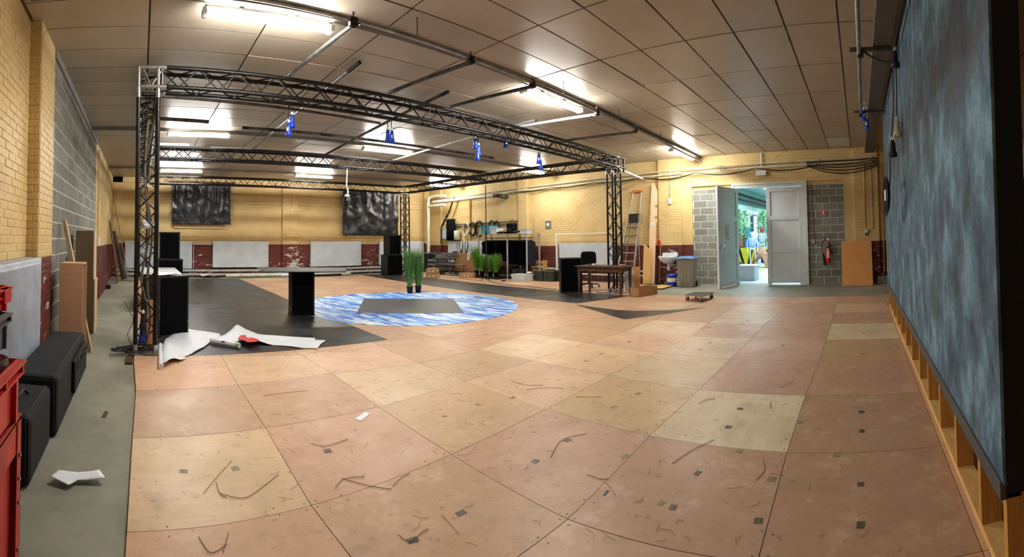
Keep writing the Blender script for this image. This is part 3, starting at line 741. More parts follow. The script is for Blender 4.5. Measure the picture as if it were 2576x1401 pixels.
# cross pipes hung below
pipe('long black taped pipe crossing behind the front truss', (1.75, 7.85, 3.40), (7.8, 8.0, 3.40), .026, 'galvanised_dark', sleeves=((0, 'black_rubber', .02), (.08, 'black_rubber', .04), (.25, 'black_rubber', .04), (.42, 'black_rubber', .04), (.62, 'black_rubber', .04), (.8, 'black_rubber', .04), (.97, 'black_rubber', .03)))
pipe('grey pipe just behind the top left of the front truss', (.1, 6.35, 3.42), (3.9, 6.75, 3.42), .022, 'galvanised_dark')
pipe('short brown steel pipe above the lamp behind the left tower', (.15, 7.5, 3.41), (1.12, 7.62, 3.41), .032, 'galvanised_dark', sleeves=((.58, 'dark_steel', .03),))
pipe('white fluorescent-like tube lying on the middle truss at left', (.28, 10.1, 3.52), (1.05, 10.1, 3.52), .028, 'white_enamel')
pipe('long white pipe lying along the middle truss', (1.55, 10.35, 3.52), (5.9, 10.3, 3.50), .026, 'pipe_grey')
pipe('dark pipe lying along the middle truss at right', (5.9, 10.32, 3.49), (7.3, 10.32, 3.49), .026, 'galvanised_dark')
pipe('white tube sticking out from the right tower towards the door wall', (xr-.2, 5.62, 3.12), (12.0, 6.1, 3.12), .026, 'white_enamel')
# pipe at right with hanging plugs
pr0, pr1 = Vector((2.9, -.03, 3.42)), Vector((8.1, -.10, 3.44))
pipe('galvanised pipe hung close to the blue painted flat', pr0, pr1, .024, 'galvanised')
for x, lb in ((5.15, 'near'), (7.85, 'far')):
    t = thing('bracket_arm', '%s steel arm holding the pipe to the blue flat' % lb, 'bracket', (x, -.06-.007*(x-3), 3.43), 0, 'bracket arms on the blue flat')
    MB().b2(-.02, .02, -.44, .12, .03, .07).build('arm', 'galvanised_dark', t); MB().b2(-.035, .035, -.035, .035, -.04, .05).build('jaw', 'dark_steel', t, bevel=.008); MB().cyl((0, 0, .05), (0, 0, .11), .01, 8).build('bolt', 'dark_steel', t)
    MB().cyl((0, 0, .07), (0, 0, ZC-3.43), .006, 6).build('drop_rod', 'galvanised_dark', t)

# ================================================================ BLUE PLUGS on cables
def plug(p, length, label, mat='blue_plastic', tilt=0, group='blue plugs hanging from the truss', lab=True):
    """p = centre of the connector; cable goes straight up by `length`"""
    t = thing('hanging_plug', label, 'electrical plug', p, R.uniform(0, 3), group)
    MB().lathe([(.018, .095), (.027, .07), (.031, .02), (.034, -.02), (.046, -.045), (.046, -.085), (.0, -.085)], n=12).build('plug_body', mat, t)
    MB().lathe([(.020, .10), (.020, .13), (.012, .14)], n=10).build('gland', 'white_plastic', t)
    if lab: MB().b2(-.012, .012, .028, .0335, -.02, .03).build('print_patch', 'white_plastic', t)
    MB().tube(catmull([(0, 0, .13), (.01, .01, .13+length*.4), (-.006, 0, .13+length)], 4), .006, 6).build('cable', 'black_rubber', t)
for px, py, lb in ((735, 307, 'upper blue plug hanging leftmost under the front truss'), (727, 327, 'lower blue plug hanging leftmost under the front truss'),
    (976, 343, 'first of the second dark blue pair of plugs'), (986, 345, 'second of the second dark blue pair of plugs'),
    (1196, 363, 'short blue plug hanging in mid span of the front truss'), (1204, 380, 'blue plug below the short one in mid span'), (1201, 392, 'lowest blue plug in mid span'),
    (1355, 401, 'upper plug of the pair nearest the right tower'), (1360, 415, 'lower plug of the pair nearest the right tower'), (1272, 361, 'single blue plug tucked under the front truss')):
    p = AY(px, py, 5.78); plug(p, max(.03, zt(p.x, 5)-.12-.13-p.z), lb)
for px, py, X, L, lb, mt in ((2173, 291, 7.82, .55, 'blue plug with a paper tag by the far bracket arm', 'blue_plastic'), (2181, 313, 7.82, .68, 'lowest blue plug hanging by the far bracket arm', 'blue_plastic'), ):
    p = AX(px, py, X); plug(p, 3.42-.13-p.z, lb, mt, group='plugs hanging by the blue flat')
for k, (px, py, X) in enumerate(((2174, 258, 7.8), (2177, 272, 7.8))):
    p = AX(px, py, X); tag(MB().box((0, 0, 0), (.004, .05, .045), .4).build('paper_tag', 'paper', None, p), ('upper', 'lower')[k]+' white paper tag on the cables by the far bracket arm', 'tag', 'paper tags')
p = AX(2252, 150, 4.95); t = plug(p, .0, 'dark blue coupler at the end of the near bracket arm', 'dark_blue', group='plugs hanging by the blue flat', lab=False)
for pxs, mt, r, nm, lb in (([(2166, 122), (2190, 142), (2225, 156), (2250, 152)], 'black_rubber', .012, 'black_cable', 'thick black cable drooping from the pipe to the blue flat'),):
    tag(MB().tube(catmull([AX(px, py, 5.15-.06*i) for i, (px, py) in enumerate(pxs)], 6), r, 8).build(nm, mt), lb, 'cable')
for pxs, lb, r in (([(2246, 170), (2247, 260), (2244, 330), (2240, 400), (2238, 470), (2232, 520)], 'black cable hanging down the blue flat to a coil', .006), ([(2254, 165), (2256, 240), (2256, 295)], 'black cable hanging beside a cream plug on the blue flat', .006)):
    tag(MB().tube(catmull([AX(px, py, 4.95) for px, py in pxs], 5), r, 6).build('black_cable', 'black_rubber'), lb, 'cable')
p = AX(2257, 325, 4.95); plug(p, .0, 'cream plug hanging against the blue flat', 'pipe_cream', group='plugs hanging by the blue flat', lab=False)
p = AX(2246, 375, 4.95); plug(p, .0, 'black plug hanging against the blue flat', 'black_rubber', group='plugs hanging by the blue flat', lab=False)
p = AX(2249, 350, 4.95); tag(MB().b2(-.05, .05, -.003, 0, -.035, .035).build('paper_tag', 'paper', None, p), 'white paper tag on the blue flat above the black plug', 'tag', 'paper tags')
# coil of cable on the blue flat
p = AX(2234, 493, 4.95); t = thing('cable_coil', 'coil of black cable hanging on the blue flat with a pink tag', 'cable', p)
m = MB()
for k in range(5):
    a = .30+.03*k; m.tube([(a*.9*math.cos(t_)+.01*k, .006*k, a*.52*math.sin(t_)) for t_ in [2*PI*i/24 for i in range(25)]], .006, 6)
m.build('loops', 'black_rubber', t); MB().b2(-.28, -.06, -.0, .004, -.06, .05).build('tag', 'paper', t, (0, .04, 0))

# ================================================================ BLUE FLAT (scenery wall)
FY = -.50
t = thing('scenery_flat', 'tall scenery flat with streaked blue-grey paint on raw timber studs', 'scenery flat', (1.63, FY, 0))
X1 = 8.35-1.63
MB().b2(-.004, X1, -.012, 0, .46, 3.64).build('painted_panel', 'blue_flat_paint', t)
MB().b2(-.0, X1, -.075, .012, .40, .47).build('bottom_rail', 'dark_mdf', t, bevel=.004)
MB().b2(0, X1, -.11, -.012, .0015+.03, .072).build('sole_plate', 'pine', t)
k = 0; x = .38
while x < X1:
    MB().b2(x, x+.045, -.108, -.012, .072, .42).build('stud', 'pine_upright', t); MB().b2(x, x+.045, -.108, -.016, .47, 3.58).build('stud_upper', 'pine_upright', t); x += .52 if x < 2 else .6
MB().b2(0, .045, -.115, -.013, .031, .42).build('end_stud_raw', 'pine_upright', t)
MB().b2(-.004, .05, -.12, -.012, .42, 3.62).build('end_stud_black', 'soot_black', t)
# floor-standing ribbed duct behind the flat
t = thing('black_pipe_leg', 'black pipe with grey clamps standing behind the end of the blue flat', 'pipe', (AZ(2468, 1395, .03).x+.05, -.70, .03))
MB().cyl((0, 0, 0), (0, 0, 1.6), .06, 16).build('tube', 'black_rubber', t)
for z in (.12, .30): MB().cyl((0, 0, z), (0, 0, z+.07), .066, 16).build('collar', 'galvanised_dark', t)
tag(MB().b2(1.1, 2.6, -3.2, -2.6, .03, 1.0).build('flight_case', 'dark_mdf', bevel=.02), 'dark grey chest seen past the end of the blue flat', 'case')
t = thing('folded_drape', 'pale sheet and green cloth hanging far behind the blue flat', 'cloth', (1.3, -3.3, 0))
MB().b2(-.6, .9, -.02, .02, 1.0, 2.2).build('pale_sheet', 'pipe_grey', t); MB().b2(-.4, .3, .03, .06, .9, 1.6).build('green_cloth', 'leaf_green', t); MB().b2(-.5, .6, -.03, -.02, 2.2, 2.26).cyl((-.5, 0, 0), (-.5, 0, 2.2), .02, 8).cyl((.8, 0, 0), (.8, 0, 2.2), .02, 8).build('rail', 'dark_steel', t)

# ================================================================ RADIATORS
def radiator(x0, x1, y, z0, z1, label, ribs=False, axis='y', face=-1, mat='radiator_paint', depth=.10):
    """panel radiator; lies along x (axis 'y' = wall normal) or along y (axis 'x')"""
    W = x1-x0; H = z1-z0
    t = thing('radiator', label, 'radiator', ((x0+x1)/2, y, z0) if axis == 'y' else (y, (x0+x1)/2, z0), {('y', -1): 0, ('x', -1): -PI/2, ('x', 1): PI/2}[(axis, face)], 'panel radiators along the walls')
    MB().b2(-W/2, W/2, -depth, -depth+.02, 0, H).build('front_panel', mat, t, bevel=.006)
    MB().b2(-W/2, W/2, -.02, 0, 0, H).build('rear_panel', mat, t)
    m = MB().b2(-W/2-.005, -W/2+.008, -depth, 0, .0, H+.005).b2(W/2-.008, W/2+.005, -depth, 0, 0, H+.005); m.build('side_cover', mat, t)
    m = MB(); n = int(W/.06)
    for k in range(n): m.b2(-W/2+(k+.15)*W/n, -W/2+(k+.8)*W/n, -depth+.01, -.01, H-.006, H+.006)
    m.build('top_grille', mat, t)
    if ribs:
        m = MB(); n = int(W/ribs); pts = []
        for k in range(n):
            c = -W/2+.02+(k+.5)*(W-.04)/n; w_ = (W-.04)/n*.28
            m.add([(c-w_, -depth, .03), (c+w_, -depth, .03), (c+w_, -depth, H-.04), (c-w_, -depth, H-.04), (c-w_*.4, -depth-.008, .045), (c+w_*.4, -depth-.008, .045), (c+w_*.4, -depth-.008, H-.055), (c-w_*.4, -depth-.008, H-.055)], [(4, 5, 6, 7), (0, 1, 5, 4), (1, 2, 6, 5), (2, 3, 7, 6), (3, 0, 4, 7)])
        tag(m.build('flutes', mat, t), kind='stuff')
    MB().cyl((-W/2-.05, -depth/2, .06), (-W/2, -depth/2, .06), .014, 8).lathe([(.022, -.02), (.022, .05), (.012, .06)], (-W/2-.05, -depth/2, .06), 10).build('valve', 'galvanised', t)
    return t
radiator(-.57, 1.88, YB-.02, .31, 1.31, 'ribbed white radiator at far left behind the speakers', ribs=.05)
radiator(2.67, 4.79, YB-.02, .36, 1.33, 'plain white radiator at left of the pilaster')
radiator(6.53, 8.74, YB-.02, .34, 1.33, 'plain white radiator at right of the pilaster')
radiator(9.63, 11.9, YB-.02, .33, 1.33, 'plain white radiator behind the right speaker stack')
radiator(13.0, 15.36, XD-.02, .42, 1.31, 'white radiator under the black hanging cloth on the door wall', axis='x')
radiator(7.3, 9.43, XD-.02, .42, 1.22, 'white radiator behind the office chair', axis='x')
t = radiator(2.3, 4.50, XR+.03, .25, 1.205, 'old fluted radiator with rust spots near the red workbench', ribs=.028, axis='x', face=1, mat='radiator_old', depth=.15)
# ================================================================ PIPES ON THE WALLS
def wallpipe(label, pts, r, mat, name='wall_pipe', smooth=False, group=None, brk=None):
    if not brk: return tag(MB().tube(catmull(pts, 5) if smooth else pts, r, 10).build(name, mat), label, 'pipe', group)
    t = thing(name, label, 'pipe', pts[0], 0, group); o = Vector(pts[0]); P = [Vector(p)-o for p in pts]
    MB().tube(catmull(P, 5) if smooth else P, r, 10).build('tube', mat, t)
    if brk:
        L = (P[-1]-P[0]).length; n = max(1, int(L/brk)); d = (P[-1]-P[0]).normalized()
        for k in range(n):
            p = P[0].lerp(P[-1], (k+.5)/n); MB().cyl(p-d*.012, p+d*.012, r*1.25, 8).build('clip', 'galvanised', t)
    return t
for z, r in ((1.51, .011), (1.455, .011), (1.40, .011)):
    wallpipe('%s thin yellow pipe running along the back wall' % {1.51: 'top', 1.455: 'middle', 1.40: 'lowest'}[z], [(-.9, YB-.13, z), (12.1, YB-.13, z)], r, 'pipe_yellow', group='thin yellow pipes on the back wall', brk=1.6)
wallpipe('upper thick grey heating pipe low on the back wall', [(-.9, YB-.12, .24), (11.9, YB-.12, .24)], .045, 'pipe_grey', group='thick heating pipes', brk=2.2)
wallpipe('lower thick grey heating pipe low on the back wall', [(-.9, YB-.16, .10), (11.8, YB-.16, .10)], .045, 'pipe_grey', group='thick heating pipes', brk=2.2)
for z in (.36, .22): wallpipe(('upper' if z > .3 else 'lower')+' white pipe low on the door wall behind the table', [(XD-.08, 6.0, z), (XD-.08, 10.2, z)], .028, 'pipe_cream', group='white pipes low on the door wall')
wallpipe('thin white pipe between the fourth and first radiator of the back wall', [(1.95, YB-.06, .3), (1.95, YB-.06, 1.2), (2.6, YB-.06, 1.2)], .012, 'white_enamel')
ZP = 3.16
def zp(y, up=0): return 3.32-.0115*(y+.4)+up
wallpipe('upper cream conduit high along the door wall', [(XD-.12, -.4, zp(-.4, .06)), (XD-.12, 16.1, zp(16.1, .06))], .02, 'pipe_cream', brk=2.4)
wallpipe('lower cream conduit high along the door wall', [(XD-.13, -.4, zp(-.4, -.05)), (XD-.13, 16.2, zp(16.1, -.05))], .024, 'pipe_cream', brk=2.4)
for k in range(8):
    ya, yb2 = 1.0+k*1.75, 1.0+(k+1)*1.75
    t = thing('slack_cables', 'slack black cables drooping below the conduits, bay %s from the blue flat' % ('first second third fourth fifth sixth seventh eighth'.split()[k]), 'cable', (0, 0, 0), 0, 'slack cables below the conduits'); m = MB()
    for q in range(2): m.tube(sag((XD-.15, ya, zp(ya, -.06)), (XD-.15-.02*q, yb2, zp(yb2, -.06)), (.11 if k in (0, 1, 2, 6) else .05)+.02*q), .009, 5)
    m.build('cable', 'black_rubber', t)
m = MB(); t = thing('cable_bundle', 'thick bundle of black cables above the fire extinguisher', 'cable')
for q in range(5): m.tube(sag((XD-.14-.015*q, -.55, 3.36-.05*q), (XD-.14, 1.35, 3.3-.02*q), .02+.05*q), .014, 6)
m.build('cable', 'black_rubber', t)
for y, z0, z1, lb, mt in ((5.05+.35, 2.55, 3.0, 'wall sensor drop left of the double door', 'galvanised'),):
    t = thing('wall_switch', 'white light switch on a conduit above the washbasin', 'switch', (XD-.12, 5.33, 2.35)); MB().b2(-.03, 0, -.04, .04, 0, .16).build('switch_box', 'white_plastic', t, bevel=.006); MB().cyl((-.012, 0, .16), (-.012, 0, .95), .01, 8).build('conduit', 'galvanised', t); MB().b2(-.036, -.03, -.015, .015, .05, .1).build('rocker', 'paper', t)
t = thing('exit_box', 'white box above the double door', 'sign box', (XD-.03, 2.62, 3.02)); MB().b2(-.06, 0, -.14, .14, 0, .14).build('box', 'white_plastic', t, bevel=.006); MB().b2(-.02, .0, -.02, .02, .14, .62).build('conduit', 'white_plastic', t); MB().b2(-.062, -.06, -.12, -.11, .06, .08).build('led', 'leaf_green', t)
wallpipe('thin grey conduit running down the blocks to a switch near the extinguisher', [(XD+.02, 1.28, 2.72), (XD+.02, 1.24, 1.22)], .01, 'galvanised'); tag(MB().b2(XD-.0, XD+.05, 1.19, 1.29, 1.12, 1.22).build('junction_box', 'galvanised', bevel=.006), 'small grey junction box on the blocks beside the door', 'junction box')
wallpipe('yellow conduit down the right pilaster to a socket', [(XD-.12, -.18, 3.2), (XD-.12, -.18, 1.5)], .012, 'pipe_yellow'); wallpipe('grey cable down the right pilaster', [(XD-.12, -.38, 3.2), (XD-.12, -.40, 1.5), (XD-.12, -.2, 1.33)], .008, 'galvanised_dark')
t = thing('wall_socket', 'white and grey socket on the right pilaster', 'socket', (XD-.12, -.2, 1.28)); MB().b2(-.04, 0, -.04, .04, 0, .08).build('lower_box', 'galvanised', t, bevel=.005); MB().b2(-.04, 0, -.04, .04, .085, .16).build('upper_box', 'white_plastic', t, bevel=.005); MB().cyl((-.045, 0, .04), (-.04, 0, .04), .022, 12).build('plug_hole', 'black_rubber', t)
wallpipe('left yellow riser pipe in the corner by the blue flat', [(XD-.06, -.66, .3), (XD-.06, -.66, 3.2)], .016, 'pipe_yellow', group='yellow riser pipes'); wallpipe('right yellow riser pipe in the corner by the blue flat', [(XD-.06, -.74, .3), (XD-.06, -.74, 3.2)], .016, 'pipe_yellow', group='yellow riser pipes')
wallpipe('yellow riser pipe on the left wall at the end of the blocks', [(XL+.03, 10.7, 1.3), (XL+.03, 10.7, 3.5)], .015, 'pipe_yellow'); tag(MB().b2(XL, XL+.06, 10.95, 11.07, 1.22, 1.42).build('wall_socket', 'white_plastic', bevel=.006), 'pair of white sockets on the left wall above the red band', 'socket')
tag(MB().b2(XL, XL+.05, 14.3, 14.42, 1.95, 2.15).build('wall_socket', 'white_plastic', bevel=.006), 'white switch high on the far left wall', 'switch')
# corner heating pipe
t = thing('heating_riser', 'thick white heating pipe rising in the far corner with two arms', 'pipe', (XD-.55, 16.2, 0))
MB().cyl((0, 0, .5), (0, 0, 3.05), .075, 18).build('riser', 'pipe_cream', t)
MB().tube(catmull([(0, 0, 2.95), (.0, -.05, 3.2), (.12, -.25, 3.28), (.2, -1.0, 3.25)], 6), .06, 14).tube([(0, -.1, 2.85), (.1, -.5, 2.86), (.1, -1.1, 2.86)], .065, 14).build('lower_arm', 'pipe_cream', t)
tag(MB().tube(catmull([(XD-.5, 15.9, 3.02), (XD-.45, 14.5, 3.02), (XD-.42, 13.0, 3.02), (XD-.42, 12.2, 3.02)], 4), .07, 14).build('air_pipe', 'pipe_cream'), 'thick cream pipe stub with a bent dark end along the door wall', 'pipe')
tag(MB().tube(catmull([(XD-.42, 12.21, 3.02), (XD-.40, 11.95, 3.0), (XD-.30, 11.8, 2.95), (XD-.15, 11.8, 2.95)], 4), .075, 14).build('flexible_elbow', 'galvanised_dark'), 'dark elbow at the end of the thick cream pipe', 'pipe')
for z, y0_, y1_ in ((2.02, 11.3, 15.6), (1.93, 11.4, 15.6)): wallpipe(('upper' if z > 2 else 'lower')+' brown rail pipe along the wall above the clothes rack', [(XD-.06, y0_, z+.02), (XD-.06, y1_, z)], .022, 'galvanised_dark', group='brown rails above the rack')
wallpipe('yellow conduit beside the white water heater', [(XD-.05, 14.0, 1.3), (XD-.05, 14.0, 3.1)], .035, 'pipe_yellow'); wallpipe('thin conduit right of the clothes rack', [(XD-.05, 10.6, 1.3), (XD-.05, 10.6, 2.1)], .012, 'pipe_yellow')
# ================================================================ WATER-PRINT DISC, MAT
dc = Vector((5.30, 8.05, 0)); DR = 2.30
n = 96
flat_piece('printed_disc', [(dc.x+DR*math.cos(2*PI*i/n), dc.y+DR*math.sin(2*PI*i/n)) for i in range(n)], .0315, .004, 'water_print', 'large round vinyl printed with blue and white rippling water', 'vinyl print')
mp = [AZ(*p, .037) for p in ((898, 786), (1167, 787), (1140, 751), (916, 751))]
flat_piece('square_mat', [(p.x, p.y) for p in mp], .0362, .003, 'grey_mat', 'square dark grey mat lying on the blue water print', 'mat')

# ================================================================ SPEAKER CABINETS
def cabinet(label, x, y, rz, W, D, H, z=.034, grille='y', handle=True, cat='speaker', group='black speaker cabinets', edge=True, name='speaker_cabinet'):
    """front (local -y) carries the cloth grille"""
    t = thing(name, label, cat, (x, y, z), rz, group)
    MB().b2(-W/2, W/2, -D/2, D/2, 0, H).build('body', 'cabinet_black', t, bevel=.008)
    if grille: MB().b2(-W/2+.025, W/2-.025, -D/2-.012, -D/2, .025, H-.025).build('grille', 'speaker_cloth', t, bevel=.004)
    if edge:
        m = MB(); e = .014
        for a, b in ((-W/2, -D/2), (W/2, -D/2), (W/2, D/2), (-W/2, D/2)): m.b2(a-e*.6, a+e*.6, b-e*.6, b+e*.6, 0, H)
        for zz in (0.002, H): 
            m.b2(-W/2, W/2, -D/2-e*.6, -D/2+e*.6, zz-e*.6+.004, zz+e*.6-.004).b2(-W/2, W/2, D/2-e*.6, D/2+e*.6, zz-e*.6+.004, zz+e*.6-.004)
            m.b2(-W/2-e*.6, -W/2+e*.6, -D/2, D/2, zz-e*.6+.004, zz+e*.6-.004).b2(W/2-e*.6, W/2+e*.6, -D/2, D/2, zz-e*.6+.004, zz+e*.6-.004)
        m.build('edge_trim', 'cabinet_edge', t)
        for a in (-W/2, W/2):
            for b in (-D/2, D/2):
                for zz in (0, H): MB().lathe([(.0, -.018), (.022, -.012), (.022, .012), (.0, .018)], (a*.985, b*.985, zz+(.015 if zz == 0 else -.012)), 8).build('corner_guard', 'black_rubber', t)
    if handle:
        for s in (-1, 1): MB().b2(s*W/2-.006, s*W/2+.006, -.07, .07, H*.58, H*.72).b2(s*(W/2+.004)-.006, s*(W/2+.004)+.006, -.05, .05, H*.63, H*.66).build('handle', 'black_rubber', t, bevel=.003)
    return t
def seat(a, b, depth):      # centre and heading of a box whose front bottom edge runs from a to b (left to right)
    a, b = Vector((a[0], a[1])), Vector((b[0], b[1])); d = (b-a); W = d.length; rz = math.atan2(d.y, d.x); nrm = Vector((-d.y, d.x))/W
    c = (a+b)/2+nrm*depth/2; return c.x, c.y, rz, W
x, y, rz, W = seat((.27, 6.47), (.70, 6.70), .46)
cabinet('large black speaker cabinet directly behind the near left truss tower', x, y, rz, W, .46, .84)
# white board on a low black box behind it
cabinet('low black box under a white board behind the near left speaker', .42, 9.7, .0, .76, 1.3, .645, grille=None, group=None, cat='box')
t = thing('white_board', 'thin white board lying on the low black box at left', 'board', (.42, 10.1, .685)); MB().b2(-.42, .42, -1.2, 1.1, 0, .022).build('board', 'white_enamel', t, bevel=.003); MB().b2(-.42, .42, -1.205, -1.2, -.002, .024).build('front_edge', 'mdf_edge', t)
t2 = thing('plastic_sheet', 'crumpled clear film on top of the near left speaker', 'plastic sheet', (.30, 6.75, .885), .4)
o = sheet([(-.24, -.2), (.25, -.17), (.22, .2), (-.2, .22)], .0, .045, 'film', 'foil_film', t2, cut=.06, seed=3, thick=.002)
cabinet('wide black box on the floor under the far left speaker', .78, 12.1, 0, .62, .6, .84, grille='y', handle=False)
cabinet('upper black speaker at far left in front of the ribbed radiator', .76, 12.05, -.05, .52, .48, .70, z=.88)
x, y, rz, W = seat((2.66, 7.74), (3.07, 7.66), .5)
cabinet('black cabinet in mid stage carrying a thin black board', x, y, rz-.02, W, .34, .80, cat='speaker')
P4 = [AZ(*p, .85) for p in ((665, 684), (870, 684), (893, 679), (640, 673.5))]
bp = [(2.14, 7.68), (3.47, 7.22), (4.0, 8.28), (2.30, 8.88)]
t = thing('table_board', 'thin black board balanced on the mid stage cabinet', 'board', (bp[0][0], bp[0][1], .842)); MB().prism([(a-bp[0][0], b-bp[0][1]) for a, b in bp], 0, .016).build('board', 'dark_mdf', t, bevel=.002)
m = MB()
for k in range(4):
    a, b = Vector((*bp[k], 0)), Vector((*bp[(k+1) % 4], 0)); o_ = Vector((bp[0][0], bp[0][1], 0)); a -= o_; b -= o_; m.tube([a+Vector((0, 0, .008)), b+Vector((0, 0, .008))], .0088, 6)
m.build('edge_banding', 'cabinet_black', t)
cabinet('lower wide black subwoofer of the right back stack', 9.36, 15.32, -.10, .66, .6, .78, edge=False, handle=False)
cabinet('upper black speaker of the right back stack', 9.37, 15.32, -.06, .48, .5, .76, z=.82, edge=False)
x, y, rz, W = seat((9.14, 7.0), (9.50, 6.60), .42)
cabinet('black speaker cabinet left of the wooden table', x, y, rz, W, .42, .86)

# ================================================================ WHITE CLOTHS and red bag on the vinyl
def Pz(pts, z=.035): return [(AZ(a, b, z).x, AZ(a, b, z).y) for a, b in pts]
A1 = Pz([(399, 924), (402, 895), (417, 866), (432, 848), (452, 829), (466, 828), (500, 833), (552, 842), (554, 847), (548, 852), (528, 855), (530, 862), (513, 876), (480, 893), (464, 899), (468, 903), (452, 911), (440, 912), (418, 925)])
o = sheet(A1, .040, .020, 'vinyl_backing', 'fabric_white', cut=.1, seed=1, hfun=lambda x, y: .06*max(0, 1-abs(x-.33)/.18)); tag(o, 'larger loose white sheet crumpled beside the foot of the left tower', 'sheet', 'loose white sheets')
A2 = Pz([(530, 858), (552, 848), (580, 838), (600, 827), (613, 834), (620, 838), (680, 845), (760, 850), (793, 851), (792, 856), (820, 857), (806, 868), (797, 880), (790, 877), (762, 877), (700, 870), (650, 868), (600, 866), (560, 862)])
o = sheet(A2, .038, .016, 'vinyl_backing', 'fabric_white', cut=.1, seed=9, hfun=lambda x, y: .07*max(0, 1-abs(x-1.45)/.25)); tag(o, 'long narrow white sheet stretched towards the right on black vinyl', 'sheet', 'loose white sheets')
r0, r1 = AZ(405, 922, .06), AZ(404, 868, .06)
tag(MB().tube([r0, r1], .03, 12).build('rolled_edge', 'fabric_white'), 'curled rolled end of white sheet by the tower foot', 'sheet')
c0, c1 = AZ(531, 856, .075), AZ(602, 869, .075)
tag(MB().cyl(c0, c1, .035, 14).build('cardboard_tube', 'fabric_white'), 'white tube lying across the two loose white sheets', 'tube')
for px, py in ((561, 861), (596, 866)):
    p = AZ(px, py, .10); MB().lathe([(.0, 0), (.03, .004), (.025, .012), (0, .018)], p, 7).build('tape_wad', 'leaf_green' if px > 580 else 'black_rubber')
k = 0
for o in [o for o in C.objects if o.name.startswith('tape_wad')]:
    tag(o, ('torn black label on the white tube', 'green label at the red end of the white tube')[k], 'label'); k += 1
Rp = Pz([(598, 868), (604, 858), (615, 857), (628, 861), (640, 866), (652, 870), (648, 875), (635, 877), (622, 877), (612, 872)])
o = sheet(Rp, .05, .05, 'red_cloth', 'red_cloth', cut=.06, seed=5, hfun=lambda x, y: .04); tag(o, 'crumpled bright red cloth on the end of the white tube', 'cloth')
p = AZ(912, 1047, .031); q = AZ(930, 1040, .031)
tag(MB().prism(Pz([(893, 1054), (918, 1037), (932, 1041), (907, 1059)], .03), .0312, .0325).build('paper_strip', 'paper'), 'small white paper strip lying on the plywood', 'paper')

# ================================================================ LEFT SIDE: red bench, crates, cases, boxes
def crate(name, label, x1, y1, z0, W, D, H, mat, tilt=0, group=None, lip=.018):
    """open plastic box, far right corner at (x1, y1)"""
    t = thing(name, label, 'crate', (x1-W/2, y1-D/2, z0), 0, group); t.rotation_euler = (0, tilt, 0)
    th = .004; m = MB().b2(-W/2, W/2, -D/2, D/2, 0, th)
    m.b2(-W/2, -W/2+th, -D/2, D/2, 0, H).b2(W/2-th, W/2, -D/2, D/2, 0, H).b2(-W/2, W/2, -D/2, -D/2+th, 0, H).b2(-W/2, W/2, D/2-th, D/2, 0, H)
    m.build('shell', mat, t)
    m = MB(); e = lip
    for z, g in ((H-.008, e), (H-.035, e*.8)):
        m.b2(W/2, W/2+g, -D/2-g, D/2+g, z-.003, z+.003).b2(-W/2-g, -W/2, -D/2-g, D/2+g, z-.003, z+.003).b2(-W/2, W/2, D/2, D/2+g, z-.003, z+.003).b2(-W/2, W/2, -D/2-g, -D/2, z-.003, z+.003)
    m.build('rim', mat, t)
    m = MB()
    n = 5
    for k in range(n):
        y = -D/2+(k)*(D)/(n-1); m.b2(W/2, W/2+e*.8, y-.004, y+.004, H-.035, H-.008)
    for k in range(4): x = -W/2+k*W/3; m.b2(x-.004, x+.004, D/2, D/2+e*.8, H-.035, H-.008)
    for sx in (-1, 1):
        for sy in (-1, 1): m.b2(sx*W/2-(.0 if sx > 0 else e*.7), sx*W/2+(e*.7 if sx > 0 else 0), sy*(D/2-.05)-.008, sy*(D/2-.05)+.008, 0, H-.035); m.b2(sx*(W/2-.05)-.008, sx*(W/2-.05)+.008, sy*D/2-(0 if sy > 0 else e*.7), sy*D/2+(e*.7 if sy > 0 else 0), 0, H-.035)
    m.build('ribs', mat, t)
    return t
# bench: steel frame painted red
t = thing('red_bench', 'red painted steel bench with bolted angle legs at the left edge', 'workbench', (-.655, .72, 0))
MB().b2(-.35, .35, -.5, .46, .945, .955).b2(.32, .35, -.5, .46, .87, .95).b2(-.35, .35, .43, .46, .87, .95).build('top_tray', 'red_paint', t)
for sx in (-1, 1):
    for sy, yy in ((-1, -.48), (1, .43)):
        x_ = sx*.335; g = MB().b2(x_-.018, x_+.018, yy+.018, yy+.021, 0, .945).b2(x_+(.015 if sx > 0 else -.018), x_+(.018 if sx > 0 else -.015), yy-.018, yy+.021, 0, .945)
        lg = g.build('leg', 'red_paint', t)
        for z in (.86, .80, .74, .62, .5): MB().cyl((x_+.018*sx, yy, z), (x_+.023*sx, yy, z), .006, 6).build('bolt', 'galvanised', lg)
MB().b2(.322, .336, -.46, .41, .62, .90).build('side_panel', 'red_paint', t); MB().b2(.315, .330, -.46, .41, .50, .53).b2(-.33, .33, .40, .415, .50, .53).build('rail', 'red_paint', t)
cr = crate('red_crate', 'red plastic crate on the red bench holding a jar and orange cloth', -.313, 1.165, .956, .40, .60, .145, 'red_plastic')
t = thing('plastic_jar', 'clear plastic jar with screw neck inside the red crate', 'jar', (-.366, 1.115, .962))
MB().lathe([(.0, 0), (.045, 0), (.048, .01), (.048, .10), (.038, .115), (.038, .121), (.041, .122), (.041, .127), (.038, .128), (.038, .133), (.041, .134), (.041, .139), (.038, .14), (.039, .15), (.036, .15), (.035, .12), (.044, .1), (.044, .01), (0, .008)], n=24).build('jar_body', 'clear_plastic', t)
o = sheet([(-.46, .80), (-.33, .78), (-.325, .95), (-.33, 1.04), (-.47, 1.04)], 1.05, .09, 'orange_cloth', 'orange_cloth', cut=.03, seed=2); tag(o, 'orange-brown cloth bundled in the red crate', 'cloth')
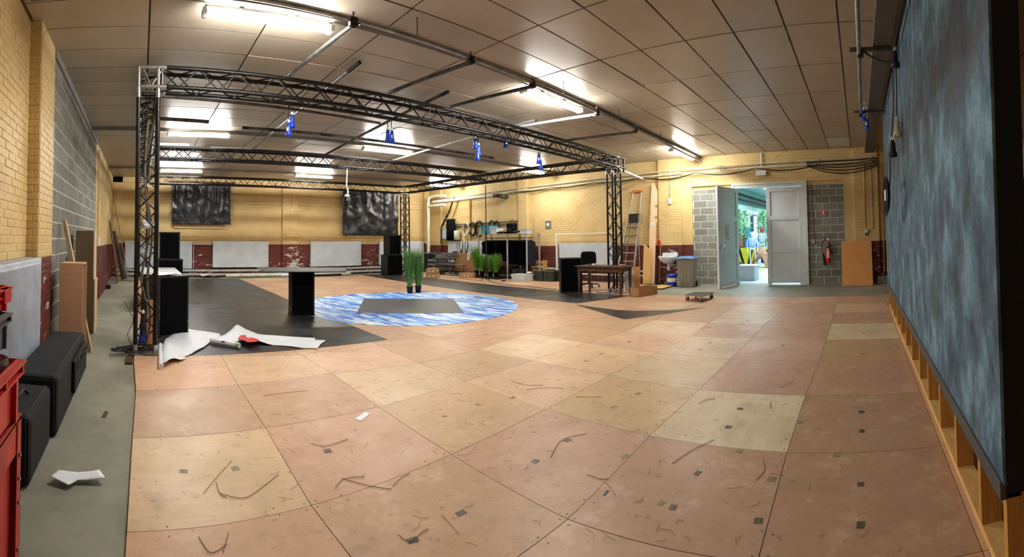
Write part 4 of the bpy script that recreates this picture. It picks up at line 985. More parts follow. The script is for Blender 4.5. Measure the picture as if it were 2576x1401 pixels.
tag(MB().lathe([(0, 0), (.04, .01), (.05, .05), (.03, .09), (0, .1)], (-.36, 1.0, .962), 10).build('blue_bag', 'dark_blue'), 'dark blue bag at the bottom of the red crate', 'bag')
crate('grey_crate', 'grey plastic crate just above the red bench at the frame edge', -.508, 1.72, .995, .40, .60, .13, 'grey_plastic')
tc = crate('red_crate', 'upper red crate sitting on the grey crate', -.482, 1.62, 1.155, .36, .55, .085, 'red_plastic', tilt=.0)
MB().b2(.18, .20, .18, .26, .03, .08).b2(.1, .17, .275, .295, .03, .08).build('latch', 'red_plastic', tc)
t = thing('storage_trolley', 'dark trolley under the grey crate, mostly beyond the frame edge', 'trolley', (-.84, 1.5, 0)); MB().b2(-.2, .2, -.3, .24, .93, .99).b2(-.2, .2, -.3, .24, .3, .33).build('shelf', 'dark_steel', t)
for sx in (-.18, .18):
    for sy in (-.28, .22): MB().b2(sx-.015, sx+.015, sy-.015, sy+.015, .0, .93).build('post', 'dark_steel', t)
# instrument cases
def soft_case(label, x0, x1, y0, y1, H, pocket=True):
    t = thing('instrument_case', label, 'case', ((x0+x1)/2, (y0+y1)/2, 0), 0, 'black soft cases on the concrete'); W, D = x1-x0, y1-y0
    MB().b2(-W/2, W/2, -D/2, D/2, .0, H).build('body', 'case_fabric', t, bevel=.035)
    m = MB(); e = .004
    m.tube([(W/2-.03, -D/2-.0, .05), (W/2-.03, -D/2, H-.02), (W/2-.03, -D/2+.03, H+.001), (W/2-.03, D/2-.03, H+.001), (W/2-.03, D/2, H-.03), (W/2-.03, D/2, .05)], e, 6); m.build('zip_piping', 'black_rubber', t)
    if pocket:
        MB().b2(W/2, W/2+.035, -D*.08, D*.42, .09, H-.06).build('pocket', 'case_fabric', t, bevel=.015)
        MB().tube(catmull([(W/2+.04, -D*.02, H*.62), (W/2+.05, D*.0, H-.05), (W/2+.05, D*.35, H-.05), (W/2+.04, D*.37, H*.6)], 5), .004, 6).build('pocket_zip', 'galvanised_dark', t)
    for k, yy in enumerate((D*.08, D*.22) if pocket else (0.0,)):
        MB().tube(catmull([(W/2+.02, yy-.09, H*.74), (W/2+.07, yy-.05, H*.9), (W/2+.08, yy+.05, H*.88), (W/2+.02, yy+.09, H*.72)] if pocket else [(-.02, yy-.09, H), (.0, yy-.05, H+.035), (.0, yy+.05, H+.035), (.02, yy+.09, H)], 6), .010, 6).build('handle', 'black_rubber', t)
    return t
soft_case('larger black soft case standing against the old fluted radiator', -.92, -.57, 3.2, 4.78, .43)
soft_case('smaller black soft case next to the red bench', -.86, -.60, 2.52, 3.12, .40, pocket=False)
# MDF boxes
def mdf_box(label, x0, x1, y0, y1, z0, H, mat, group='tall MDF boxes at the left wall', closed=False):
    t = thing('mdf_box', label, 'box', (x0, y0, z0), 0, group); W, D = x1-x0, y1-y0; th = .018
    MB().b2(0, W, 0, th, 0, H).build('front_panel', mat, t); MB().b2(0, W, D-th, D, 0, H).build('back_panel', mat, t)
    MB().b2(0, th, th, D-th, 0, H).build('wall_panel', mat, t)
    MB().b2(th, W, th, D-th, H-th, H).build('top_panel', 'mdf_edge', t); MB().b2(th, W, th, D-th, 0, th).build('bottom_panel', 'mdf_edge', t)
    if closed: MB().b2(W-.001, W+.012, .0, D, 0.002, H-.002).build('pale_side_panel', 'pale_board', t); return t
    MB().b2(W-.002, W+.003, 0, th, 0, H).b2(W-.002, W+.003, D-th, D, 0, H).build('pale_edges', 'mdf_edge', t)
    return t
mdf_box('open-sided brown MDF box behind the large case', -.925, -.655, 5.18, 5.56, 0, 1.12, 'mdf')
mdf_box('lower of two stacked MDF boxes against the cinder blocks', -.97, -.68, 6.75, 7.15, 0, .80, 'mdf_grey', closed=True)
mdf_box('upper of two stacked MDF boxes against the cinder blocks', -.97, -.70, 6.77, 7.13, .80, .72, 'mdf_grey', closed=True)
def plank(label, a, b, w, th, mat, side=(0, 1, 0), name='plank', group=None):
    a, b = Vector(a), Vector(b); d = (b-a).normalized(); s = Vector(side); s = (s-d*s.dot(d)).normalized(); n_ = d.cross(s); L = (b-a).length
    M = Matrix(((d.x, s.x, n_.x, a.x), (d.y, s.y, n_.y, a.y), (d.z, s.z, n_.z, a.z), (0, 0, 0, 1)))
    o = MB().b2(0, L, -w/2, w/2, -th/2, th/2).build(name, mat, None, bevel=.002); o.matrix_world = M; return tag(o, label, 'plank', group)
plank('pale plank leaning on the blocks behind the brown MDF box', (-.605, 5.66, .012), (-1.0, 5.9, 1.64), .10, .02, 'pale_board', side=(0.6, -.8, 0))
plank('thin dark batten standing beside the pale plank', (-1.0, 6.1, .0), (-1.0, 6.15, 1.15), .04, .02, 'brown_plank')
for k, (x, y, z, mt, w_, lb) in enumerate(((-.72, 14.3, 2.0, 'brown_plank', .18, 'widest dark plank leaning on the far left wall'), (-.66, 14.7, 1.92, 'tan_plank', .10, 'narrow tan plank leaning beside the widest dark plank'), (-.60, 15.0, 1.85, 'brown_plank', .12, 'dark plank between the tan plank and the black roll'))):
    plank(lb, (x, y, .01), (-1.0, y+.1, z), w_, .03, mt, side=(0, 1, 0), group='planks leaning on the far left wall')
plank('long tan batten leaning in the far left corner', (-.42, 16.0, .01), (-.98, 16.35, 2.75), .07, .03, 'tan_plank', side=(0, 1, 0), group='planks leaning on the far left wall')
t = thing('fabric_roll', 'dark grey roll leaning between the planks on the far left', 'roll', (-.52, 15.35, .01)); MB().cyl((0, 0, .03), (-.42, .2, 1.62), .085, 14).build('roll', 'dark_mdf', t); MB().cyl((-.42, .2, 1.621), (-.421, .2005, 1.625), .04, 12).build('core', 'cardboard', t)
tag(MB().b2(-1.0, -.82, 12.6, 12.85, 0, .10).cyl((-.86, 12.59, .05), (-.86, 12.6, .05), .03, 12).build('black_box', 'cabinet_black', bevel=.006), 'small black box on the concrete by the far left wall', 'box')
# dust mask / paper wad on concrete
o = sheet([(.0, .0), (.12, -.02), (.15, .05), (.30, .10), (.24, .18), (.13, .12), (.02, .08)], .0, .07, 'paper_wad', 'paper', cut=.03, seed=12); o.location = (-.50, 2.62, .004); o.rotation_euler = (0, 0, -.2); tag(o, 'crumpled white tissue on the concrete by the smaller case', 'tissue')

# ================================================================ LEFT TOWER clutter
m = MB()
for k in range(4):
    a = random.Random(k).uniform(-.05, .05)
    m.tube(catmull([(xl+.04+a, y0-.03, 2.9), (xl-.03, y0+.02+a, 2.2), (xl+.05+a*.5, y0-.02, 1.5), (xl-.02+a, y0+.03, .9), (xl+.06, y0-.05, .45), (xl, y0, .07)], 7), .013 if k < 2 else .009, 7)
tag(m.build('tower_cables', 'grey_cable'), 'grey cables looping down inside the near left tower', 'cable', None, 'stuff')
t = thing('junction_box', 'grey junction box tied inside the near left tower', 'junction box', (xl+.02, y0, 1.58), .3); MB().b2(-.1, .1, -.05, .05, -.04, .05).build('box', 'pipe_grey', t, bevel=.006); MB().b2(-.08, .08, -.055, -.05, -.01, .02).cyl((-.05, 0, .05), (-.05, 0, .07), .02, 10).build('cover', 'white_plastic', t)
plug((xl-.03, y0-.03, .40), .25, 'blue plug hanging in the foot of the near left tower', 'dark_blue', group='plugs in the near left tower'); plug((xl-.04, y0+.0, .22), .3, 'lowest blue plug in the near left tower', 'blue_plastic', group='plugs in the near left tower')
m = MB()
for k in range(7):
    rr = random.Random(k+40); m.tube(catmull([(xl-.1+rr.uniform(-.32, .1), y0+rr.uniform(-.18, .12), .052+.004*k) for _ in range(5)]+[(xl+.1, y0+.05, .06)], 6), .006, 5)
tag(m.build('cable_tangle', 'black_rubber'), 'tangle of thin cables round the foot of the near left tower', 'cable', None, 'stuff')
tag(MB().tube(catmull([(xl-.15, y0+.1, .05), (xl-.22, y0+.15, .2), (xl-.15, y0+.12, .38), (xl-.2, y0+.13, .5), (xl-.27, y0+.14, .62)], 6), .005, 5).build('loose_wire', 'grey_cable'), 'thin loose wire sticking up left of the near left tower', 'cable')
tag(MB().b2(xl+.02, xl+.14, y0+.28, y0+.31, .034, .62).build('orange_board', 'orange_ply'), 'narrow orange board behind the near left tower', 'board')
tag(MB().b2(-.03, .05, 5.15, 5.42, 0, .029).build('timber_block', 'brown_plank', None, (-.125, 0, 0)), 'brown timber offcut beside the plywood edge at the tower foot', 'timber')

# ================================================================ BACK WALL: tarpaulins, rolls
def tarpaulin(label, x0, x1, z0, z1, seed):
    nx, nz = 70, 56; vs = []; y = YB-.2
    for j in range(nz+1):
        for i in range(nx+1):
            u, v = i/nx, j/nz; x = x0+(x1-x0)*u+.015*noise.noise(Vector((v*5, seed, 0))); z = z0+(z1-z0)*v+.02*noise.noise(Vector((u*5, seed, 3)))*(1-v)
            fl = .5 if seed > 3 else 1; d = .09*noise.noise(Vector((u*8, v*(1.3 if fl == 1 else 3), seed)))+.05*fl*v*math.sin(u*46+2*math.sin(u*9))*.6+.045*noise.noise(Vector((u*9+v*4, v*5-u*3, seed+4)))+.018*abs(noise.noise(Vector((u*17, v*9-u*6, seed+9))))
            vs.append((x, y+d*.7, z))
    fs = [(j*(nx+1)+i, j*(nx+1)+i+1, (j+1)*(nx+1)+i+1, (j+1)*(nx+1)+i) for j in range(nz) for i in range(nx)]
    m = MB().add(vs, fs, True); o = m.build('black_tarpaulin', 'black_tarp'); s = o.modifiers.new('s', 'SOLIDIFY'); s.thickness = .004
    return tag(o, label, 'tarpaulin', 'black tarpaulins over the back windows')
tarpaulin('left black plastic tarpaulin hung in straight folds on the back wall', 1.12, 3.30, 1.95, 3.50, 1)
tarpaulin('right black plastic tarpaulin, crumpled, behind the speaker stack', 7.86, 10.5, 1.60, 3.42, 7)
plank('dark batten along the top of the left tarpaulin', (1.0, YB-.2, 3.50), (3.5, YB-.2, 3.50), .06, .03, 'brown_plank', side=(0, 0, 1))
for k, (x0, x1, y, z, r, mt, lb) in enumerate(((3.1, 5.0, 16.43, .075, .06, 'pipe_cream', 'longest cream roll lying on the floor at the back wall'), (5.2, 6.6, 16.42, .06, .045, 'fabric_white', 'white roll lying behind the mid stage cabinet'),
    (6.0, 8.0, 16.2, .07, .06, 'pipe_cream', 'cream roll right of the mid stage cabinet'), (6.1, 7.5, 15.97, .06, .045, 'black_rubber', 'black roll in front of the cream roll'), (3.4, 6.0, 16.57, .06, .05, 'fabric_white', 'white roll closest to the back wall pipes'))):
    t = thing('vinyl_roll', lb, 'roll', (x0, y, z+.0), 0, 'rolls on the floor at the back wall'); MB().cyl((0, 0, 0), (x1-x0, .03, 0), r, 14).build('roll', mt, t); MB().cyl((-.003, 0, 0), (0, 0, 0), r*.55, 12).cyl((x1-x0, .03, 0), (x1-x0+.003, .03, 0), r*.55, 12).build('core', 'cardboard', t)
o = sheet([(2.2, 16.2), (2.9, 16.15), (3.0, 16.5), (2.6, 16.6), (2.15, 16.5)], .03, .16, 'clear_film', 'foil_film', cut=.07, seed=21); tag(o, 'crumpled clear plastic film on the floor at the back wall', 'plastic sheet')
t = thing('hanging_hose', 'white ribbed hose hanging from the middle truss', 'hose', (4.92, ym-.05, 3.2))
MB().tube(catmull([(0, 0, 0), (-.01, 0, -.25), (-.015, 0, -.45), (.02, 0, -.6), (.0, 0, -.68)], 6), .02, 8).build('hose', 'white_plastic', t); MB().cyl((-.06, 0, -.70), (.06, 0, -.70), .028, 12).build('end_cap', 'white_plastic', t)
t = thing('pull_switch', 'small white box hanging by a cord on the back wall pilaster', 'switch', (5.72, YB-.13, 2.52)); MB().b2(-.03, .03, -.02, .02, 0, .1).build('box', 'white_plastic', t); MB().cyl((0, 0, .1), (.01, 0, .55), .006, 6).build('cord', 'grey_cable', t)
def YX(px, X, py=600): return AX(px, py, X).y
# ================================================================ PLANTS
def grass_plant(label, x, y, H=1.0, z=.034, pot='pot_blue', seed=0, group='potted grasses', mat='grass_dark', nb=640, spread=.20):
    t = thing('potted_grass', label, 'plant', (x, y, z), 0, group); rr = random.Random(seed)
    MB().lathe([(.0, 0), (.065, 0), (.085, .16), (.095, .16), (.095, .175), (.082, .175), (.078, .15), (.0, .15)], n=18).build('pot', pot, t)
    m = MB()
    for k in range(nb):
        a = rr.uniform(0, 2*PI); r0 = rr.uniform(0, .055); L = H*rr.uniform(.42, 1.06)-.15; lean = rr.uniform(.1, 1)*spread; b = a+rr.uniform(-.6, .6)
        w_ = rr.uniform(.005, .011); px_, py_ = -math.sin(b)*w_, math.cos(b)*w_; pts = []
        for s in (0, .4, .75, 1): pts.append((r0*math.cos(a)+math.cos(b)*lean*s*s, r0*math.sin(a)+math.sin(b)*lean*s*s, .14+L*s*(1-.08*s*s)))
        vs = []; ws = (1, 1, .7, .05)
        for (x_, y_, z_), q in zip(pts, ws): vs += [(x_-px_*q, y_-py_*q, z_), (x_+px_*q, y_+py_*q, z_)]
        m.add(vs, [(2*i, 2*i+1, 2*i+3, 2*i+2) for i in range(3)])
    tag(m.build('blades', mat, t), kind='stuff'); return t
a = AZ(1031, 737, .04); grass_plant('left potted grass standing on the back edge of the water print', a.x, a.y, 1.2, z=.037, seed=1)
a = AZ(1052, 735, .04); grass_plant('right potted grass standing on the back edge of the water print', a.x, a.y, 1.18, z=.037, seed=2)
t = thing('planter_rack', 'low dark wooden rack under the row of potted grasses', 'rack', (11.05, 11.75, .03)); MB().b2(-.2, .2, -.75, .75, .03, .06).b2(-.2, -.15, -.75, .75, 0, .03).b2(.15, .2, -.75, .75, 0, .03).build('tray', 'cabinet_black', t)
for k, lb in enumerate(('rightmost', 'third', 'second', 'leftmost')):
    grass_plant('%s plant in the row of green grasses by the clothes rack' % (lb if k in (0, 3) else lb+' from left'), 11.03+(k % 2)*.06, 11.22+k*.36, (.86, .80, .84, 1.12)[k], z=.092, pot='pot_black', seed=10+k, group='row of grasses by the clothes rack', mat='grass_green', nb=620, spread=.25)

# ================================================================ CLOTHES RACK (steel work frame)
RX0, RX1, RY0, RY1, RZ = 11.3, 11.95, 10.05, 12.4, 1.52
t = thing('clothes_rack', 'tall grey steel frame with a shelf top carrying hung black clothes', 'rack', (RX0, RY0, .03))
W, D = RX1-RX0, RY1-RY0
MB().b2(-.03, W+.03, -.03, D+.03, RZ, RZ+.03).build('shelf_top', 'pipe_grey', t)
for x_ in (0, W):
    for y_ in (0, D*.38, D): MB().b2(x_-.02, x_+.02, y_-.02, y_+.02, .0, RZ).build('leg', 'pipe_grey', t)
MB().cyl((W*.5, 0, 1.40), (W*.5, D, 1.40), .014, 10).build('hanging_rail', 'dark_steel', t); MB().b2(-.01, .01, 0, D, .10, .13).b2(W-.01, W+.01, 0, D, .10, .13).build('low_rail', 'tan_plank', t)
for k in range(22):
    rr = random.Random(k+70); y_ = .10+k*(D-.2)/21; H_ = rr.uniform(.55, .75) if k > 12 else rr.uniform(.65, .98)
    g = thing('hanging_garment', 'dark garment on a hanger in the row under the rack shelf', 'garment', (RX0+W*.5, RY0+y_, 1.425), rr.uniform(-.25, .25), 'dark garments on the clothes rack')
    wv = rr.uniform(.20, .235); vs = []; nn = 6
    prof = [(.02, -.08), (.9, -.14), (1, -.22), (.85, -.5), (.95, -1)]
    for p_, q_ in prof:
        for i in range(nn+1): u = -1+2*i/nn; vs.append((u*wv*p_, .02*math.sin(u*7+k)+.014, q_*H_ if q_ < -.3 else q_))
    o_ = len(vs); vs += [(x_, y2-.035, z_) for x_, y2, z_ in vs]
    fs = [(j*(nn+1)+i, j*(nn+1)+i+1, (j+1)*(nn+1)+i+1, (j+1)*(nn+1)+i) for j in range(4) for i in range(nn)]
    m = MB().add(vs, fs+[tuple(o_+i for i in reversed(f)) for f in fs], True); m.build('cloth', 'black_cloth' if k % 5 else 'dark_blue', g)
    MB().tube([(-.2, 0, -.13), (0, 0, -.055), (.2, 0, -.13)], .006, 6).tube(catmull([(0, 0, -.055), (0, 0, -.02), (.018, 0, .0), (.0, 0, .018), (-.016, 0, .004)], 4), .003, 5).build('hanger', 'black_rubber' if k % 3 else 'blue_plastic', g)
def item(name, label, cat, mat, x, y, z, W_, D_, H_, rz=0, bevel=.01, group=None):
    o = MB().box((0, 0, H_/2), (W_, D_, H_)).build(name, mat, None, (x, y, z), bevel=bevel); o.rotation_euler = (0, 0, rz); return tag(o, label, cat, group)
ZT = RZ+.06
def tub(name, label, cat, mat, x, y, z, W_, D_, H_, rz=0, lid=None, group=None):
    """open plastic tub with a rolled rim"""
    t = thing(name, label, cat, (x, y, z), rz, group); th = .006; k = .90
    o = []; 
    for s_, z_ in ((k, 0), (1, H_)): o += [(-W_/2*s_, -D_/2*s_, z_), (W_/2*s_, -D_/2*s_, z_), (W_/2*s_, D_/2*s_, z_), (-W_/2*s_, D_/2*s_, z_)]
    i_ = [((abs(v[0])-th)*(1 if v[0] > 0 else -1), (abs(v[1])-th)*(1 if v[1] > 0 else -1), v[2]+(th if v[2] == 0 else 0)) for v in o]
    fs = [(3, 2, 1, 0)]+[(a, (a+1) % 4, 4+(a+1) % 4, 4+a) for a in range(4)]
    m = MB().add(o+i_, fs+[(8, 9, 10, 11)]+[(8+(a+1) % 4, 8+a, 12+a, 12+(a+1) % 4) for a in range(4)]+[(4+a, 4+(a+1) % 4, 12+(a+1) % 4, 12+a) for a in range(4)]); m.build('tub_shell', mat, t)
    e = .012; m = MB().b2(-W_/2-e, W_/2+e, -D_/2-e, -D_/2, H_-.012, H_).b2(-W_/2-e, W_/2+e, D_/2, D_/2+e, H_-.012, H_).b2(-W_/2-e, -W_/2, -D_/2, D_/2, H_-.012, H_).b2(W_/2, W_/2+e, -D_/2, D_/2, H_-.012, H_); m.build('rim', mat, t)
    if lid: MB().b2(-W_/2-e, W_/2+e, -D_/2-e, D_/2+e, H_, H_+.015).b2(-W_/2+.03, W_/2-.03, -D_/2+.03, D_/2-.03, H_+.015, H_+.022).build('lid', lid, t)
    return t
tub('storage_tub', 'light blue tub at the left end of the rack shelf', 'tub', 'cyan_plastic', 11.55, 12.1, ZT, .4, .5, .28, lid='cyan_plastic')
tub('storage_tub', 'whitish tub beside the light blue tub on the rack shelf', 'tub', 'white_plastic', 11.5, 11.66, ZT, .35, .34, .21)
tub('storage_tub', 'low pale blue tub at the right end of the rack shelf', 'tub', 'fabric_white', 11.5, 10.25, ZT, .3, .30, .11, lid='panel_blue')
t = thing('shoulder_bag', 'upright black bag standing on the rack shelf', 'bag', (11.55, 10.95, ZT)); MB().b2(-.14, .14, -.15, .15, 0, .36).build('body', 'black_cloth', t, bevel=.04); MB().b2(-.15, -.13, -.09, .09, .06, .2).build('pocket', 'case_fabric', t, bevel=.01); MB().tube(catmull([(0, -.12, .35), (0, -.06, .46), (0, .06, .46), (0, .12, .35)], 5), .01, 6).build('strap', 'dark_blue', t)
for k, (y, h_, mt, lb) in enumerate(((11.42, .16, 'black_cloth', 'black crumpled cloth beside the whitish tub'), (11.24, .12, 'brown_plank', 'brown bundle on the rack shelf'), (10.6, .2, 'olive_plastic', 'dark khaki bundle right of the upright bag'))):
    o = sheet([(11.3, y-.13), (11.65, y-.12), (11.7, y+.11), (11.35, y+.13)], ZT-.02, h_, 'bundle', mt, cut=.06, seed=30+k, thick=.02); tag(o, lb, 'cloth')
# things on the wall above
def wall_coil(label, y, z, r, mat, n_=6, seed=0):
    t = thing('cable_coil', label, 'cable', (XD-.02, y, z), 0, 'coils hanging on the door wall'); rr = random.Random(seed); m = MB()
    for k in range(n_):
        a, b = r*rr.uniform(.6, .85), r*rr.uniform(.95, 1.15); m.tube([(-.03-.012*k, a*math.cos(u), b*math.sin(u)-.0) for u in [2*PI*i/18 for i in range(19)]], .013, 6)
    m.build('loops', mat, t); MB().cyl((0, 0, r), (-.11, 0, r*1.02), .01, 8).build('hook', 'galvanised', t)
wall_coil('pale coil of rope hanging left of the black coils', YX(1174, XD-.06), 1.80, .27, 'pipe_cream', 7, 1); wall_coil('narrow black coil hanging beside the pale rope coil', YX(1189, XD-.06), 1.80, .25, 'black_rubber', 6, 2); wall_coil('biggest round black coil hanging on the door wall', YX(1207, XD-.06), 1.80, .30, 'black_rubber', 8, 3); wall_coil('black coil hanging above the light blue tub', YX(1238, XD-.06), 1.92, .18, 'black_rubber', 5, 4)
wall_coil('small black coil hanging right of the coil above the tub', YX(1250, XD-.06), 1.92, .15, 'black_rubber', 5, 5)
for k, (y, z) in enumerate(((13.9, 1.31), (13.6, 1.32))):
    t = thing('cable_hank', ('left', 'right')[k]+' loose hank of cables hanging in front of the radiator', 'cable', (XD-.24, YX((1161, 1174)[k], XD-.24), z), 0, 'hanks of cable on the radiator'); m = MB()
    for q in range(12):
        rr = random.Random(q+k*9); m.tube(catmull([(0, -.06, 0), (-.02, -.09+rr.uniform(-.02, .02), -.25), (-.02, rr.uniform(-.03, .03), -.42-rr.uniform(0, .1)), (-.02, .09, -.25), (0, .06, 0)], 4), .011, 5)
    m.build('loops', 'black_rubber', t); MB().cyl((0, 0, .0), (.13, 0, .03), .008, 6).build('hook', 'galvanised', t)
t = thing('black_curtain', 'folded black cloth hanging beside the cream water heater', 'cloth', (XD-.15, YX(1135, XD-.15), 1.35)); n_ = 24; vs = []
for zz in (0, .4, .9): vs += [(.05*math.sin(i*1.3)*(1-.3*zz), -.26+.52*i/n_, zz) for i in range(n_+1)]
MB().add(vs, [(j*(n_+1)+i, j*(n_+1)+i+1, (j+1)*(n_+1)+i+1, (j+1)*(n_+1)+i) for j in range(2) for i in range(n_)], True).build('cloth', 'black_cloth', t).modifiers.new('s', 'SOLIDIFY').thickness = .02
MB().cyl((0, -.35, .9), (0, .5, .9), .014, 8).build('rail', 'galvanised_dark', t)
t = thing('water_heater', 'small cream water heater on the wall beside the black cloth', 'water heater', (XD-.16, YX(1150, XD-.16), 1.38)); MB().lathe([(.0, 0), (.12, .0), (.135, .02), (.135, .36), (.12, .38), (0, .38)], n=20).build('tank', 'pipe_cream', t); MB().cyl((0, -.05, .38), (0, -.05, .5), .012, 8).cyl((0, .05, .38), (0, .05, .5), .012, 8).build('pipes', 'chrome', t)
t = thing('wall_cabinet', 'small grey-blue cabinet on the wall left of the black cloth', 'cabinet', (XD-.1, YX(1119, XD-.1), 1.42)); MB().b2(-.08, .08, -.13, .13, 0, .48).build('body', 'radiator_paint', t, bevel=.01); MB().b2(-.086, -.08, -.11, .11, .03, .45).build('door', 'radiator_old', t)
t = thing('wall_post', 'slim dark steel strut with blue taped cables rising to the conduits', 'strut', (XD-.3, YX(1110, XD-.3), 0)); MB().tube([(0, 0, 1.2), (0, 0, 1.9), (.0, -.55, 2.55), (0, -.9, 3.15)], .03, 8).build('strut', 'dark_steel', t)
for k, s_ in enumerate((.2, .5, .72)): MB().cyl(Vector((0, -.55, 2.55)).lerp(Vector((0, -.0, 1.9)), s_), Vector((0, -.55, 2.55)).lerp(Vector((0, 0, 1.9)), s_+.13), .045, 8).build('tape_wrap', 'dark_blue', t)
t = thing('wall_thermostat', 'small grey framed plate on the yellow wall above the cases', 'plate', (XD-.01, 9.95, 1.75)); MB().b2(-.02, 0, -.12, .12, 0, .26).build('plate', 'galvanised', t, bevel=.004); MB().b2(-.024, -.02, -.05, .05, .08, .18).build('inset', 'white_plastic', t)
# white goal-like frame leaning behind the chair
t = thing('goal_frame', 'slender white frame standing on the door wall radiator', 'frame', (XD-.2, 9.45, 0)); MB().b2(-.02, .02, -.03, .03, .03, 1.56).build('post', 'white_plastic', t); MB().b2(-.02, .02, -2.3, -.03, 1.52, 1.56).build('top_rail', 'white_plastic', t)

# ================================================================ STEEL CART, SHELVES, LOW BENCH, BOXES
t = thing('rack_cabinet', 'grey metal equipment rack on the floor under the corner pipe', 'rack', (11.45, 15.3, .03), .0)
MB().b2(-.27, .27, -.42, .42, .0, .04).b2(-.27, .27, -.42, .42, .78, .82).b2(-.27, .27, -.42, -.39, 0, .8).b2(-.27, .27, .39, .42, 0, .8).b2(-.27, .27, .10, .13, .04, .78).build('housing', 'galvanised', t)
MB().b2(-.24, .26, .13, .39, .04, .78).build('dark_bay', 'soot_black', t)
for k in range(4): MB().b2(-.275, .2, -.39, .10, .12+.17*k, .22+.17*k).build('rack_unit', 'galvanised' if k != 3 else 'soot_black', t, bevel=.004)
MB().b2(-.2, .2, -.2, .1, .82, .85).build('tool_tray', 'dark_blue', t)
t = thing('steel_trestle', 'low grey steel trestle with stacked trays beside the cardboard sheet', 'trestle', (11.3, 14.2, .03))
MB().b2(-.3, .3, -.5, .5, .58, .62).build('top', 'galvanised_dark', t)
for x_ in (-.28, .28):
    for y_ in (-.45, .45): MB().b2(x_-.015, x_+.015, y_-.015, y_+.015, 0, .58).build('leg', 'galvanised', t)
for k in range(4): MB().b2(-.28, .28, -.42, .3, .10+.11*k, .125+.11*k).build('tray', ('dark_steel', 'galvanised')[k % 2], t)
m = MB()
for k in range(16):
    rr = random.Random(k+200); m.tube(catmull([(11.3+rr.uniform(-.25, .25), 14.0+rr.uniform(-.55, .45), .67+.012*k+rr.uniform(0, .04)) for _ in range(4)], 4), .012, 5)
tag(m.build('cable_heap', 'grey_cable'), 'heap of grey and blue cables on the steel trestle', 'cable', None, 'stuff')
item('small_device', 'white and blue device on top of the cable heap', 'device', 'dark_blue', 11.35, 13.8, .86, .16, .2, .07, .4); 
# scattered metal parts on the floor: each a piece of stand or clamp
for k in range(12):
    rr = random.Random(k+300); a = Vector((11.2+rr.uniform(-.35, .3), 13.2+rr.uniform(0, 2.4), .055+.02*(k % 4))); d = Vector((rr.uniform(-.25, .25), rr.uniform(-.6, .6), rr.uniform(-.0, .06)))
    tag(MB().cyl(a, a+d, .018, 8).b2(a.x-.03, a.x+.03, a.y-.03, a.y+.03, a.z-.02, a.z+.03).build('stand_part', ('galvanised', 'dark_steel', 'galvanised_dark')[k % 3]), 'metal stand part lying in the heap under the trestle', 'stand part', 'metal stand parts in the heap')
tag(MB().lathe([(0, -.05), (.05, -.04), (.06, .0), (.05, .04), (0, .05)], (11.05, 14.9, .24), 12).build('red_float', 'red_plastic'), 'red ball on the end of a steel tube in the heap', 'ball')
tag(MB().cyl((11.05, 14.85, .24), (11.15, 14.2, .24), .03, 10).build('stand_tube', 'galvanised'), 'steel tube with the red knob end', 'tube')
t = thing('low_stand', 'low stand with three thin steel legs in front of the heap', 'stand', (10.95, 13.6, .03)); MB().b2(-.1, .1, -.8, .7, .38, .42).build('top_bar', 'galvanised', t)
for y_ in (-.75, -.05, .65): MB().cyl((0, y_, .38), (-.02, y_-.03, 0), .014, 8).build('leg', 'galvanised_dark', t)
t = thing('cardboard_sheet', 'brown board standing upright beside the green grasses', 'board', (11.33, 13.2, .03)); MB().b2(-.03, .0, -.62, .62, .14, .86).build('board', 'cardboard', t); MB().b2(0, .03, -.5, -.46, 0, .8).b2(0, .03, .46, .5, 0, .8).b2(-.03, .18, -.5, -.46, 0, .03).b2(-.03, .18, .46, .5, 0, .03).build('feet', 'galvanised_dark', t)
o = sheet([(0, 0), (.02, .18), (.16, .17), (.3, .2), (.32, .06), (.14, .02)], 0, .03, 'rag', 'fabric_white', cut=.05, seed=4); o.rotation_euler = (0, PI/2, 0); o.location = (11.27, 12.85, .90); tag(o, 'white rag hanging over the brown board', 'cloth')
def carton(label, x, y, z, W_, D_, H_, rz=0, open_=False, group='cardboard boxes'):
    t = thing('cardboard_box', label, 'box', (x, y, z), rz, group); th = .006
    MB().b2(-W_/2, W_/2, -D_/2, D_/2, 0, th).b2(-W_/2, -W_/2+th, -D_/2, D_/2, 0, H_).b2(W_/2-th, W_/2, -D_/2, D_/2, 0, H_).b2(-W_/2, W_/2, -D_/2, -D_/2+th, 0, H_).b2(-W_/2, W_/2, D_/2-th, D_/2, 0, H_).build('walls', 'cardboard', t)
    if not open_:
        MB().b2(-W_/2, W_/2, -D_/2, -.002, H_-th, H_).b2(-W_/2, W_/2, .002, D_/2, H_-th, H_).build('flap', 'cardboard', t); MB().b2(-W_/2-.001, W_/2+.001, -.03, .03, H_, H_+.001).build('tape', 'pipe_cream', t)
        for s_ in (-1, 1): MB().b2(-.03, .03, s_*(D_/2+.0005)-.0005, s_*(D_/2+.0005)+.0005, H_*.3, H_*.7).build('shipping_label', 'paper', t)
        MB().b2(-W_/2-.001, -W_/2, -.10, -.05, H_*.3, H_*.6).b2(-W_/2-.001, -W_/2, .04, .08, H_*.3, H_*.6).build('shipping_label', 'paper', t)
    return t
carton('flat taped cardboard box on the floor in front of the brown board', 10.75, 12.38, .03, .34, .55, .16, .45)
carton('lower cardboard box with white labels right of the pair of potted grasses', 9.72, 13.1, .03, .34, .42, .17, .6); carton('upper cardboard box of the pair right of the potted grasses', 9.72, 13.12, .205, .32, .38, .17, .55)
